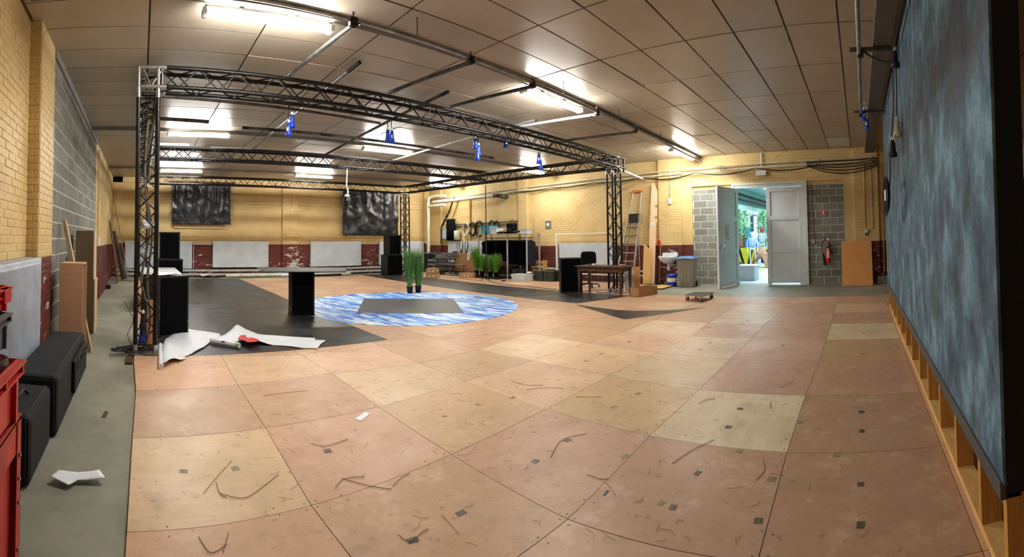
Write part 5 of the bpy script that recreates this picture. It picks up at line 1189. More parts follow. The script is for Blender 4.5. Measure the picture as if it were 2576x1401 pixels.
# mic stand
t = thing('tall_stand', 'tall thin black stand reaching the right truss beam', 'stand', (10.33, 10.97, .03)); MB().cyl((0, 0, .02), (0, 0, 1.6), .022, 10).cyl((0, 0, 1.55), (0, 0, 3.15), .016, 10).build('pole', 'black_rubber', t); MB().cyl((0, 0, 1.5), (0, 0, 1.62), .03, 10).build('collar', 'dark_steel', t)
for k in range(3): a_ = k*2*PI/3+.4; MB().tube([(0, 0, .14), (.2*math.cos(a_), .2*math.sin(a_), .012)], .010, 6).build('leg', 'black_rubber', t)
tag(MB().tube(catmull([(10.33, 10.9, .06), (9.95, 10.2, .042), (9.8, 9.6, .042), (9.75, 8.9, .042), (9.7, 8.2, .042), (9.6, 7.5, .042)], 6), .008, 5).build('floor_cable', 'black_rubber'), 'black cable trailing on the plywood from the tall stand', 'cable')
tag(MB().tube(catmull([(10.6, 14.4, .036), (10.3, 13.6, .036), (10.35, 12.6, .036), (10.2, 11.6, .036), (10.25, 11.05, .036)], 6), .007, 5).build('floor_cable', 'black_rubber'), 'thin black cable on the floor between the cartons and the tall stand', 'cable')
tub('plastic_tub', 'translucent grey tub on the floor at the foot of the clothes rack', 'tub', 'foam_white', 10.98, 9.98, .032, .42, .62, .22, -.06)
item('blue_plug_box', 'small blue plug on the floor near the grey tub', 'plug', 'dark_blue', 10.55, 10.4, .032, .07, .12, .04, .5); 
def flight(label, x, y, W_, D_, H_, rz, mat='olive_plastic', z=.032):
    t = thing('road_case', label, 'case', (x, y, z), rz, 'dark cases beside the clothes rack'); MB().b2(-W_/2, W_/2, -D_/2, D_/2, 0, H_*.75).build('body', mat, t, bevel=.015); MB().b2(-W_/2, W_/2, -D_/2, D_/2, H_*.75+.004, H_).build('lid', mat, t, bevel=.015)
    for s_ in (-.6, .6): MB().b2(-W_/2-.008, -W_/2, s_*D_/2-.03, s_*D_/2+.03, H_*.6, H_*.88).build('latch', 'galvanised_dark', t)
    MB().tube([(-W_/2-.0, -.06, H_*.45), (-W_/2-.03, -.05, H_*.42), (-W_/2-.03, .05, H_*.42), (-W_/2, .06, H_*.45)], .007, 6).build('handle', 'black_rubber', t); return t
flight('left dark olive case in front of the rack', 11.45, 9.55, .4, .36, .33, 0); flight('middle dark olive case in front of the rack', 11.5, 9.18, .4, .36, .33, .05); flight('right black case near the red wall', 11.6, 8.82, .36, .3, .34, -.1, 'cabinet_black'); 
flight('large black case under the hanging clothes', 11.55, 11.2, .5, .7, .42, 0, 'cabinet_black'); flight('rounded black case beside the large one under the clothes', 11.5, 10.45, .44, .55, .34, .1, 'cabinet_black')
t = thing('wooden_crate', 'yellow slatted wooden crate behind the rack leg', 'crate', (12.05, 10.25, .03)); 
for k in range(4): MB().b2(-.012, 0, -.28, .28, .05+.15*k, .15+.15*k).b2(.22, .232, -.28, .28, .05+.15*k, .15+.15*k).build('slat', 'pine', t)
for y_ in (-.26, .26): MB().b2(0, .22, y_-.012, y_+.012, 0, .62).build('end_board', 'pine', t)
t = thing('umbrella_base', 'upturned white dish on the grey tub side', 'dish', (11.25, 9.9, .27)); MB().lathe([(0, 0), (.10, 0), (.11, .02), (.03, .05), (.0, .05)], n=16).build('dish', 'white_plastic', t)

# ================================================================ CHAIR, TABLE
t = thing('office_chair', 'black office chair pushed behind the wooden table', 'chair', (10.55, 7.1, .03), math.radians(-56))
bk = []; nn = 10
for j in range(9):
    v = j/8; w_ = .225*(1-.25*abs(v-.5)**2*4*.5)*(1 if .05 < v < .95 else .86)
    for i in range(nn+1): u = -1+2*i/nn; bk.append((u*w_, .22-.05*u*u*0-.04*(v-.3)**2+.03*u*u, .56+.42*v))
o = MB().add(bk, [(j*(nn+1)+i, j*(nn+1)+i+1, (j+1)*(nn+1)+i+1, (j+1)*(nn+1)+i) for j in range(8) for i in range(nn)], True).build('backrest', 'black_cloth', t); o.modifiers.new('s', 'SOLIDIFY').thickness = .05
MB().b2(-.24, .24, -.23, .22, .42, .50).build('seat', 'black_cloth', t, bevel=.03); MB().cyl((0, 0, .08), (0, 0, .43), .028, 12).build('column', 'dark_steel', t); MB().tube([(0, .1, .42), (0, .28, .45), (0, .26, .66)], .018, 8).build('back_arm', 'black_rubber', t)
for k in range(5):
    a_ = k*2*PI/5; l_ = MB().tube([(0, 0, .11), (.28*math.cos(a_), .28*math.sin(a_), .075)], .018, 8).build('leg', 'black_rubber', t); MB().wheel((.28*math.cos(a_), .28*math.sin(a_), .028), (-math.sin(a_), math.cos(a_), 0), .027, .04, 12).build('castor', 'black_rubber', l_)
fl_, fr_ = AZ(1458, 741, .032), AZ(1562, 748, .032)
ax = Vector((fr_.x-fl_.x, fr_.y-fl_.y, 0)); TW = ax.length; rz = math.atan2(ax.y, ax.x); nv = Vector((-ax.y, ax.x, 0)).normalized(); TD = .44
tc_ = (fl_+fr_)/2+nv*TD/2
t = thing('wooden_table', 'old dark brown wooden table with square legs', 'table', (tc_.x, tc_.y, .032), rz); H_ = .70
MB().b2(-TW/2-.09, TW/2+.09, -TD/2-.07, TD/2+.05, H_-.025, H_).build('tabletop', 'dark_wood', t, bevel=.006)
MB().b2(-TW/2+.02, TW/2-.02, -TD/2-.012, -TD/2+.01, H_-.13, H_-.025).b2(-TW/2+.02, TW/2-.02, TD/2-.01, TD/2+.012, H_-.13, H_-.025).b2(-TW/2-.012, -TW/2+.01, -TD/2+.02, TD/2-.02, H_-.13, H_-.025).b2(TW/2-.01, TW/2+.012, -TD/2+.02, TD/2-.02, H_-.13, H_-.025).build('apron', 'dark_wood', t)
for sx in (-1, 1):
    for sy in (-1, 1):
        x_, y_ = sx*TW/2, sy*TD/2; vs = []
        for h_, z_ in ((.018, 0), (.032, H_-.025)): vs += [(x_-h_, y_-h_, z_), (x_+h_, y_-h_, z_), (x_+h_, y_+h_, z_), (x_-h_, y_+h_, z_)]
        MB().add(vs, [(3, 2, 1, 0), (4, 5, 6, 7), (0, 1, 5, 4), (1, 2, 6, 5), (2, 3, 7, 6), (3, 0, 4, 7)]).build('leg', 'dark_wood', t)
def ontable(u, v, z=0): return tc_+ax.normalized()*u+nv*v+Vector((0, 0, H_+z+.002))
tz = ontable(0, 0).z
p = ontable(-.22, -.1); tag(MB().lathe([(.02, 0), (.052, 0), (.052, .048), (.02, .048), (.02, 0)], p, 20).build('tape_roll', 'white_plastic'), 'roll of white tape on the wooden table', 'tape')
p = ontable(-.4, .0); item('remote_box', 'small grey device left of the white tape roll', 'device', 'grey_plastic', p.x, p.y, tz, .14, .1, .03, .3)
p = ontable(.28, -.15); o = sheet([(p.x-.08, p.y-.04), (p.x+.02, p.y-.06), (p.x+.1, p.y-.01), (p.x+.07, p.y+.05), (p.x-.06, p.y+.05)], tz+.005, .05, 'blue_cloth', 'blue_plastic', cut=.03, seed=8); tag(o, 'bright blue glove on the wooden table', 'glove')
p = ontable(.5, .0); item('orange_block', 'pale orange block on the right of the wooden table', 'block', 'cardboard', p.x, p.y, tz, .26, .1, .035, .9)
# white board leaning behind the table, white strip
p0, p1 = AZ(1567, 741, .032), AZ(1586, 738, .032)
plank('pale white board standing under the table end beside the cardboard box', (9.80, 5.40, .034), (9.90, 5.46, .60), .24, .012, 'white_enamel', side=(.49, -.87, 0), name='leaning_board')
plank('orange faced board leaning behind the white board', (9.98, 5.32, .034), (10.08, 5.38, .66), .22, .012, 'orange_ply', side=(.49, -.87, 0), name='leaning_board')
tag(MB().tube(catmull([(9.3, 7.0, .036), (9.5, 6.7, .036), (9.8, 6.6, .036), (10.1, 6.3, .036), (9.9, 6.0, .036), (9.6, 6.1, .036), (9.75, 6.35, .036)], 6), .008, 5).build('floor_cable', 'black_rubber'), 'black cable curling on the floor behind the table legs', 'cable')
b0, b1, b2 = AZ(1588, 741, .033), AZ(1608, 747, .033), AZ(1654, 740, .033)
x, y, rz, W = seat((b1.x, b1.y), (b2.x, b2.y), .3); t = carton('open printed cardboard box right of the wooden table', x, y, .033, W, .30, .20, rz, open_=True)
for k, (u, z) in enumerate(((-.28, .12), (-.2, .06), (.05, .05), (.2, .12), (.28, .05))): MB().b2(u*W/.8-.05, u*W/.8+.06, -.1515, -.15, z, z+.012).build('print_line', 'stain_dark', t)
MB().b2(-.1, .0, -.05, .03, .12, .17).build('white_content', 'white_plastic', t); MB().b2(-W/2+.01, W/2-.01, -.14, .14, .006, .12).build('packing', 'cardboard', t)

# ================================================================ LADDER
def ladder(label, px0, px1):
    t = thing('step_ladder', label, 'ladder', (11.95, 6.55, 0)); 
    bl, br, tl, tr = Vector((-.25, .62, .0)), Vector((.0, -.10, .0)), Vector((.25, -.02, 2.12)), Vector((.28, -.22, 2.12))
    bl = Vector((-.15, .48, .03)); br = Vector((-.1, -.12, .03)); tl = Vector((.27, .12, 2.08)); tr = Vector((.27, -.22, 2.08))
    hl, hr = Vector((.34, .03, 2.78)), Vector((.34, -.25, 2.78))
    for a, b, c in ((bl, tl, hl), (br, tr, hr)):
        s_ = MB(); d = (b-a)
        s_.add([a+Vector((o1, o2, 0)) for o1, o2 in ((-.035, -.014), (.035, -.014), (.035, .014), (-.035, .014))]+[b+Vector((o1, o2, 0)) for o1, o2 in ((-.035, -.014), (.035, -.014), (.035, .014), (-.035, .014))], [(3, 2, 1, 0), (4, 5, 6, 7), (0, 1, 5, 4), (1, 2, 6, 5), (2, 3, 7, 6), (3, 0, 4, 7)]); s_.build('stile', 'ladder_alu', t)
        MB().tube([b-(b-a)*.02, c], .018, 8).build('hand_rail', 'ladder_alu', t)
    for k in range(8):
        f = (k+.6)/8.2; a, b = bl.lerp(tl, f), br.lerp(tr, f); m = MB(); m.add([a+Vector((-.045, 0, -.012)), b+Vector((-.045, 0, -.012)), b+Vector((.045, 0, -.012)), a+Vector((.045, 0, -.012)), a+Vector((-.045, 0, .012)), b+Vector((-.045, 0, .012)), b+Vector((.045, 0, .012)), a+Vector((.045, 0, .012))], [(0, 1, 2, 3), (7, 6, 5, 4), (0, 4, 5, 1), (1, 5, 6, 2), (2, 6, 7, 3), (3, 7, 4, 0)]); m.build('tread', 'ladder_alu' if k in (0, 1, 2, 3) else 'galvanised_dark', t)
    MB().b2(.15, .32, -.2, .1, 2.07, 2.10).b2(.14, .16, -.2, .1, 1.82, 2.10).build('platform', 'dark_steel', t)
    MB().b2(.30, .38, -.28, .06, 2.76, 2.82).build('orange_tray', 'orange_cloth', t, bevel=.008)
    for a in (Vector((.36, .45, .03)), Vector((.36, -.15, .03))): MB().tube([a, (a.x-.04, a.y*.35-.05, 2.06)], .016, 8).build('rear_leg', 'ladder_alu', t)
ladder('tall aluminium stepladder with orange top tray against the door wall', 0, 0)
# ================================================================ LEANING BOARDS
bb0 = Vector((12.02, 6.02, .003)); t = thing('leaning_board', 'tall pale board with rounded notches leaning left of the washbasin', 'board', (11.94, 5.84, .03))
poly = [(-.17, 0), (.13, 0), (.13, 1.50), (.17, 1.52), (.17, 1.86)]
def notch(z): return [(.12, z-.045), (.06, z-.04), (.035, z), (.06, z+.04), (.12, z+.045)]
poly = [(-.11, 0), (.08, 0), (.09, 1.78)]+[(.12, 1.78)]+notch(1.94)+notch(2.27)+[(.12, 2.72), (.0, 2.98), (-.07, 2.98), (-.11, 1.6)]
MB().add([(0, -u, z) for u, z in poly]+[(.018, -u, z) for u, z in poly], [tuple(range(len(poly)-1, -1, -1)), tuple(range(len(poly), 2*len(poly)))]+[(i, (i+1) % len(poly), len(poly)+(i+1) % len(poly), len(poly)+i) for i in range(len(poly))]).build('board', 'pale_board', t); t.rotation_euler = (0, .09, 0)
MB().b2(-.003, -.001, -.06, .08, 1.72, 1.78).build('tape_patch', 'white_plastic', t)
t = thing('leaning_board', 'shorter light board with a slanted top in front of the tall pale board', 'board', (11.85, 5.98, .03)); poly = [(-.12, 0), (.12, 0), (.14, .95), (-.10, 1.20)]
MB().add([(0, -u, z) for u, z in poly]+[(.02, -u, z) for u, z in poly], [(3, 2, 1, 0), (4, 5, 6, 7)]+[(i, (i+1) % 4, 4+(i+1) % 4, 4+i) for i in range(4)]).build('board', 'pine', t); t.rotation_euler = (0, .08, 0)
for p_, lb in (((11.98, 5.62, .06, 12.2, 5.66, 1.15), 'broom handle leaning between the boards and the washbasin'),):
    t = thing('broom', lb, 'broom', (0, 0, 0)); MB().cyl(p_[:3], p_[3:], .014, 8).build('handle', 'tan_plank', t); MB().b2(11.93, 12.05, 5.5, 5.72, .03, .07).build('brush_head', 'black_rubber', t)
t = thing('dustpan', 'red scraper hung beside the washbasin', 'tool', (XD-.12, 5.72, 1.12)); MB().b2(-.02, 0, -.05, .05, -.0, .16).build('blade', 'red_plastic', t); MB().cyl((-.01, 0, .15), (-.01, .04, .28), .01, 8).build('handle', 'red_plastic', t)
plank('thin board lying on the floor before the boards', (11.7, 6.2, .042), (12.1, 6.6, .042), .12, .02, 'tan_plank'); plank('dark strip lying under the leaning boards', (11.75, 5.45, .038), (11.78, 6.25, .038), .08, .012, 'black_rubber')
tag(MB().prism([(10.9, 5.05), (11.75, 5.05), (11.75, 5.5), (11.0, 5.28)], .0312, .036).build('floor_board', 'pine'), 'wedge-shaped board on the floor beside the blue bucket', 'board')

# ================================================================ WASHBASIN
t = thing('washbasin', 'white ceramic washbasin on the flaking brick pilaster', 'sink', (XD-.1, 5.36, .62))
nu, nv = 24, 6; vs = []; 
def ring(sx, sy, z, cx): return [(cx-sx*(1 if math.cos(a) > 0 else .55)*abs(math.cos(a))**.6*(1 if math.cos(a) > 0 else -1), sy*abs(math.sin(a))**.7*(1 if math.sin(a) > 0 else -1), z) for a in [2*PI*i/nu for i in range(nu)]]
rs = [ring(.16, .12, .0, -.14), ring(.24, .22, .10, -.17), ring(.27, .26, .20, -.18), ring(.265, .25, .21, -.18), ring(.21, .20, .19, -.19), ring(.16, .16, .09, -.19), ring(.05, .05, .06, -.19)]
for r_ in rs: vs += r_
MB().add(vs, [(j*nu+i, j*nu+(i+1) % nu, (j+1)*nu+(i+1) % nu, (j+1)*nu+i) for j in range(len(rs)-1) for i in range(nu)]+[tuple(range(nu-1, -1, -1)), tuple(6*nu+i for i in range(nu))], True).build('bowl', 'white_enamel', t)
MB().b2(-.06, .0, -.25, .25, .18, .30).build('splash_back', 'white_enamel', t, bevel=.02); MB().cyl((-.17, 0, .0), (-.17, 0, -.20), .035, 14).build('drain', 'white_plastic', t); MB().cyl((-.17, 0, -.14), (-.05, .25, -.12), .016, 8).cyl((-.05, .25, -.12), (.0, .35, -.12), .016, 8).build('waste_pipe', 'pipe_grey', t)
MB().tube(catmull([(-.03, 0, .34), (-.05, 0, .42), (-.14, 0, .42), (-.16, 0, .36)], 5), .010, 8).cyl((-.03, 0, .28), (-.03, 0, .37), .016, 10).build('tap', 'chrome', t)
wallpipe('black rail pipe over the washbasin', [(XD-.14, 5.7, 1.03), (XD-.14, 5.1, 1.03)], .012, 'dark_steel')
# bin, bucket, dolly
t = thing('wheeled_bin', 'taupe wheeled bin with a blue lid beside the double door', 'bin', (11.78, 4.66, .002), math.radians(-84))
vs = []
for w_, d_, z_ in ((.19, .2, 0), (.19, .2, .02), (.245, .25, .72), (.25, .255, .76)): vs += [(-w_, -d_, z_), (w_, -d_, z_), (w_, d_*.8, z_), (-w_, d_*.8, z_)]
MB().add(vs, [(3, 2, 1, 0), (12, 13, 14, 15)]+[(j*4+i, j*4+(i+1) % 4, (j+1)*4+(i+1) % 4, (j+1)*4+i) for j in range(3) for i in range(4)]).build('body', 'bin_grey', t, bevel=.02)
for x_ in (-.09, .0, .09): MB().b2(x_-.035, x_+.035, -.229, -.222, .12, .62).build('front_rib', 'bin_grey', t, bevel=.004)
vs = []
for s_, z_ in ((1.06, .76), (1.06, .785), (.7, .84)): vs += [(-.25*s_, -.255*s_, z_), (.25*s_, -.255*s_, z_), (.25*s_, .21*s_, z_), (-.25*s_, .21*s_, z_)]
MB().add(vs, [(3, 2, 1, 0), (8, 9, 10, 11)]+[(j*4+i, j*4+(i+1) % 4, (j+1)*4+(i+1) % 4, (j+1)*4+i) for j in range(2) for i in range(4)]).build('lid', 'bin_lid_blue', t, bevel=.012)
MB().b2(-.07, .07, -.30, -.26, .775, .795).build('lid_grip', 'bin_lid_blue', t, bevel=.006)
for x_ in (-.2, .2): MB().wheel((x_, .19, .075), (1, 0, 0), .075, .04, 18).build('wheel', 'black_rubber', t)
t = thing('paint_bucket', 'blue and white paint bucket under the washbasin', 'bucket', (11.75, 5.12, .002)); MB().lathe([(0, 0), (.13, 0), (.142, .13)], n=24).build('lower_body', 'blue_plastic', t); MB().lathe([(.142, .13), (.148, .24)], n=24).build('label_band', 'white_plastic', t); MB().lathe([(.148, .24), (.152, .31), (.158, .31), (.158, .33), (.15, .33), (.148, .30), (.0, .30)], n=24).build('rim', 'blue_plastic', t)
MB().tube([(.152*math.cos(a), .152*math.sin(a), .30-.10*math.sin(a)) for a in [PI*i/12 for i in range(13)]], .003, 6).build('wire_handle', 'galvanised', t)
fd = AZ(1764, 758, .03); d1, d2, d3, d4 = (AZ(*p, .155) for p in ((1722, 741), (1749, 734), (1797, 735), (1764, 746)))
t = thing('dolly', 'flat black wheeled dolly standing on the plywood', 'dolly', (9.22, 3.40, .031)); cx_, cy_ = 9.22, 3.40
dl = Vector(((d1.x+d2.x+d3.x+d4.x)/4, (d1.y+d2.y+d3.y+d4.y)/4, 0)); t.location = (dl.x, dl.y, .031); pd = [(p.x-dl.x, p.y-dl.y) for p in (d1, d4, d3, d2)]
if sum(pd[i][0]*pd[(i+1) % 4][1]-pd[(i+1) % 4][0]*pd[i][1] for i in range(4)) < 0: pd.reverse()
MB().prism(pd, .105, .12).build('deck', 'mdf_edge', t, bevel=.002); MB().prism([(x_*.985, y_*.985) for x_, y_ in pd], .12, .125).build('rubber_mat', 'black_rubber', t)
for x_, y_ in pd:
    x_ *= .8; y_ *= .8; c_ = MB().b2(x_-.03, x_+.03, y_-.03, y_+.03, .095, .105).b2(x_-.022, x_-.016, y_-.02, y_+.02, .03, .1).b2(x_+.016, x_+.022, y_-.02, y_+.02, .03, .1).build('castor_fork', 'galvanised', t); MB().wheel((x_, y_, .040), (1, 0, 0), .040, .026, 16).build('castor_wheel', 'black_rubber', c_)

# ================================================================ EXTINGUISHER, SIGN, PLYWOOD SHEET
t = thing('fire_extinguisher', 'red fire extinguisher with black horn on the blocks right of the door', 'fire extinguisher', (XD-.06, .84, .58))
MB().lathe([(0, 0), (.06, .0), (.066, .02), (.066, .46), (.055, .53), (.03, .57), (.026, .60), (0, .60)], n=22).build('cylinder', 'red_plastic', t)
MB().lathe([(.066, .0), (.067, .0), (.067, .14), (.066, .14)], (0, 0, .40), 22).build('shoulder_band', 'grey_plastic', t); MB().b2(-.069, -.062, -.035, .035, .14, .34).build('printed_label', 'paper', t)
MB().b2(-.072, -.066, -.02, .02, .36, .40).build('yellow_label', 'yellow_paint', t)
MB().b2(-.02, .02, -.03, .03, .60, .66).build('valve_head', 'paper', t, bevel=.004); MB().tube([(0, .02, .66), (-.02, .10, .70), (-.02, .16, .69)], .009, 6).tube([(0, -.02, .66), (-.02, -.06, .71)], .009, 6).build('lever', 'black_rubber', t)
MB().tube(catmull([(0, .02, .62), (-.02, .12, .60), (-.02, .16, .45), (-.02, .13, .25)], 6), .012, 8).cyl((-.02, .13, .25), (-.02, .09, -.06), .028, 12, r2=.045).build('horn_hose', 'black_rubber', t); MB().b2(.03, .10, -.03, .03, .3, .36).build('wall_bracket', 'galvanised', t)
for k in range(5): MB().b2(-.0705, -.069, -.025, .025, .17+.03*k, .18+.03*k).build('print_line', 'sign_red', t)
t = thing('extinguisher_sign', 'red square sign with a white extinguisher symbol', 'sign', (XD+.03, .95, 1.95)); MB().b2(-.004, 0, -.075, .075, -.075, .075).build('white_border', 'white_plastic', t); MB().b2(-.006, -.004, -.066, .066, -.066, .066).build('red_field', 'sign_red', t)
MB().b2(-.008, -.006, -.02, .02, -.05, .028).b2(-.008, -.006, -.012, .012, .028, .04).b2(-.008, -.006, -.03, .018, .04, .048).b2(-.008, -.006, .022, .03, -.0, .045).build('symbol', 'white_plastic', t)
plank('orange plywood sheet leaning on the wall right of the extinguisher', (11.82, .07, .002), (12.20, .07, 1.15), .80, .018, 'orange_ply', side=(0, 1, 0), name='plywood_board')
tag(MB().b2(XD-.28, XD-.0, -.85, -.45, 0, .2).build('loose_block', 'cinder_block', bevel=.004), 'single grey concrete block on the floor by the blue flat', 'block')

# ================================================================ HALL BEYOND THE DOOR
HX0, HX1, HY0, HY1, HZ = XD+.35, 34.0, .2, 5.62, 3.6
structure(MB().b2(XD+.36, HX1, HY0, HY1, -.1, 0), 'floor_2', 'hall_floor')
structure(MB().b2(HX0, HX1, HY1, HY1+.2, 0, HZ), 'wall_left_2', 'hall_wall'); structure(MB().b2(HX1, HX1+.2, HY0, HY1, 0, HZ), 'wall_back_2', 'hall_dark'); structure(MB().b2(HX0, HX1, HY0-.2, HY0, 0, HZ), 'wall_right_2', 'hall_wall')
structure(MB().b2(HX0, HX1, HY0-.2, HY1+.2, HZ, HZ+.2), 'ceiling_2', 'hall_wall'); structure(MB().b2(HX0, HX1, HY1-.25, HY1, 3.05, 3.2), 'trim_5', 'hall_dark')
for k, x_ in enumerate((14.6, 18.0, 21.6, 26.0, 30.5)):
    t = thing('skylight_panel', ('nearest', 'second', 'third', 'fourth', 'farthest')[k]+' glowing ceiling panel in the hall past the door', 'ceiling light', (x_, 3.2, HZ-.05), 0, 'glowing panels in the hall'); MB().b2(-.6, .6, -1.2, 1.2, 0, .02).build('panel', 'hall_skylight', t)
    for a_ in ((-.64, -.6, -1.24, 1.24), (.6, .64, -1.24, 1.24), (-.6, .6, -1.24, -1.2), (-.6, .6, 1.2, 1.24)): MB().b2(*a_, -.01, .04).build('panel_frame', 'white_plastic', t)
def hy(px, X): return AX(px, 600, X).y
t = thing('plinth_box', 'pale box standing on the hall floor just past the door', 'box', (13.75, hy(1879, 13.6)+.02, 0), .0); MB().b2(-.3, .3, -.27, .27, 0, .42).build('body', 'foam_white', t, bevel=.01); MB().b2(-.32, .32, -.29, .29, .42, .46).build('top', 'white_plastic', t, bevel=.01)
t = thing('hazard_barrier', 'yellow board with black diagonal stripes in the hall', 'barrier', (19.0, hy(1876, 19.0), 0), PI/2-.25); Hb = .82
MB().b2(-.52, .52, -.03, .03, .10, Hb).build('board', 'yellow_paint', t); MB().b2(-.5, -.4, -.2, .2, 0, .10).b2(.4, .5, -.2, .2, 0, .10).build('foot', 'dark_steel', t)
for s_ in (-1, 1):
    for k in range(2):
        u = s_*(.06+.24*k); e = s_*.12
        for f in (.031, -.031):
            vs = [(u, f, .12), (u+e, f, .12), (u+e*1+s_*.2, f, Hb-.02), (u+s_*.2, f, Hb-.02)]
            vs = [(max(-.515, min(.515, x_)), y_, z_) for x_, y_, z_ in vs]; vs += [(x_, y_+(.004 if f > 0 else -.004), z_) for x_, y_, z_ in vs]
            MB().add(vs, [(0, 1, 2, 3), (7, 6, 5, 4), (0, 4, 5, 1), (1, 5, 6, 2), (2, 6, 7, 3), (3, 7, 4, 0)]).build('black_stripe', 'soot_black', t)
t = thing('hazard_barrier', 'short yellow board at the edge of the closed leaf in the hall', 'barrier', (20.4, hy(1934, 20.4), 0), PI/2); MB().b2(-.14, .14, -.03, .03, .06, .75).build('board', 'yellow_paint', t); MB().b2(-.13, .13, -.15, .15, 0, .06).build('foot', 'dark_steel', t); MB().b2(-.13, .13, .031, .035, .3, .42).b2(-.13, .13, .031, .035, .56, .66).build('stripe', 'soot_black', t)
flat_piece('floor_line', [(16.6, hy(1900, 16.6)), (20.5, hy(1936, 20.5)), (20.9, hy(1936, 20.5)+.16), (16.8, hy(1900, 16.6)+.16)], .001, .003, 'yellow_paint', 'yellow line painted along the hall floor', 'floor marking')
t = thing('scenery_backdrop', 'pale scenery panel with blue lower half along the hall wall', 'panel', (20.9, HY1-.1, 0)); MB().b2(0, 3.9, -.03, .03, 0, 2.62).build('pale_panel', 'foam_white', t); MB().b2(.15, 3.7, -.06, -.03, 0, 1.75).build('blue_area', 'panel_blue', t); MB().b2(1.9, 2.3, -.10, -.06, 1.55, 2.35).build('dark_frame', 'panel_dark', t); MB().b2(2.35, 3.3, -.08, -.06, 1.2, 2.35).build('window_patch', 'paper', t); MB().b2(3.3, 3.5, -.09, -.06, 1.2, 2.4).b2(2.3, 3.3, -.09, -.06, 2.35, 2.42).build('window_trim', 'tan_plank', t)
def tree(label, x, y, H_, seed, n=420, rad=.5, z0=.9):
    t = thing('potted_tree', label, 'plant', (x, y, 0), 0, 'potted trees in the hall'); rr = random.Random(seed)
    MB().lathe([(0, 0), (.16, 0), (.2, .3), (.17, .3), (.16, .27), (0, .27)], n=16).build('pot', 'pot_black', t); MB().tube(catmull([(0, 0, .25), (.02, 0, .8), (-.02, .02, 1.4), (.02, 0, H_-.3)], 5), .02, 7).build('trunk', 'bark', t); m = MB()
    for k in range(n):
        a = rr.uniform(0, 2*PI); zz = rr.uniform(z0, H_); q = rad*(1-abs((zz-(z0+H_)/2)/(H_-z0)*2)**2*.5)*math.sqrt(rr.random()); c = Vector((q*math.cos(a), q*math.sin(a), zz)); d = Vector((rr.uniform(-1, 1), rr.uniform(-1, 1), rr.uniform(-.6, .5))).normalized(); e = d.orthogonal().normalized(); L_ = rr.uniform(.08, .14)
        m.add([c, c+d*L_*.5+e*.025, c+d*L_, c+d*L_*.5-e*.025], [(0, 1, 2, 3)])
    tag(m.build('foliage', 'leaf_green', t), kind='stuff')
tree('leafy tree at the near edge of the door opening', 17.4, hy(1856, 17.4), 2.25, 2, 420, .26, 1.2); tree('pale leafy tree behind the striped barrier', 19.7, hy(1873, 19.7), 2.45, 1, 640, .34, 1.2); tree('tall bushy tree against the closed leaf side of the opening', 21.6, hy(1922, 21.6), 2.55, 3, 1100, .36, .8)
t = thing('framed_picture', 'dark framed picture standing behind the striped barrier', 'picture', (19.35, hy(1861, 19.35)+.0, .82), PI/2-.2); MB().b2(-.22, .22, -.02, .02, 0, .55).build('frame', 'dark_wood', t); MB().b2(-.18, .18, .02, .03, .05, .5).b2(-.18, .18, -.03, -.02, .05, .5).build('canvas', 'hide_brown', t)
def skeleton(label, x, y, rz, H_=1.62, red=False, z=0.0):
    t = thing('skeleton_prop', label, 'skeleton', (x, y, z), rz, 'white skeleton props in the hall'); s_ = H_/1.7
    MB().lathe([(0, -.11), (.05, -.10), (.065, -.04), (.08, .03), (.07, .09), (.03, .12), (0, .125)], (0, 0, 1.56*s_), 14, sy=1.15).b2(-.035, .035, -.075, .0, 1.43*s_, 1.47*s_).build('skull', 'bone' if not red else 'red_accent', t)
    m = MB().tube([(0, 0, 1.45*s_), (0, .02, 1.2*s_), (0, .0, .95*s_)], .022, 8)
    for k in range(8):
        r_ = .10+.03*math.sin(k*.5); zz = (1.36-.045*k)*s_; m.tube([(r_*1.2*math.cos(a), -.02+r_*.8*math.sin(a), zz-.02*math.sin(a)) for a in [2*PI*i/12 for i in range(13)]], .011, 5)
    m.build('ribcage', 'bone', t)
    MB().tube([(-.18, 0, 1.38*s_), (0, -.03, 1.40*s_), (.18, 0, 1.38*s_)], .018, 6).build('shoulders', 'bone', t); MB().tube([(.11*math.cos(a), .07*math.sin(a), .93*s_+.04*math.cos(2*a)) for a in [2*PI*i/14 for i in range(15)]], .03, 6).build('pelvis', 'bone', t)
    for q in (-1, 1):
        MB().tube([(q*.18, 0, 1.38*s_), (q*.24, .02, 1.10*s_)], .02, 6).tube([(q*.24, .02, 1.10*s_), (q*.20, -.1, .86*s_)], .017, 6).b2(q*.20-.02, q*.20+.02, -.13, -.09, .76*s_, .86*s_).build('arm', 'bone', t)
        MB().tube([(q*.09, 0, .9*s_), (q*.11, -.03, .5*s_)], .026, 6).tube([(q*.11, -.03, .5*s_), (q*.11, .02, .06*s_)], .022, 6).b2(q*.11-.03, q*.11+.03, -.14, .05, 0.0, .04).build('leg', 'bone', t)
skeleton('white skeleton standing beside the striped barrier in the hall', 18.3, hy(1893, 18.3), -PI/2+.2, 1.5); skeleton('white skeleton with a red head above the heap of hides', 19.9, hy(1917, 19.9), -PI/2+.3, 1.72, red=True)
hx, hyy = 18.6, hy(1914, 18.6)
o = sheet([(hx-.35, hyy-.36), (hx+.3, hyy-.34), (hx+.42, hyy+.0), (hx+.25, hyy+.32), (hx-.35, hyy+.26)], .02, .0, 'fur_heap', 'hide_brown', cut=.07, seed=14, thick=.02, hfun=lambda x, y: .82*max(0, 1-((x-hx)/.44)**2-((y-hyy)/.38)**2)**.6+.10*noise.noise(Vector((x*11, y*11, 0)))); tag(o, 'heap of brown and pink hides on the hall floor', 'cloth')
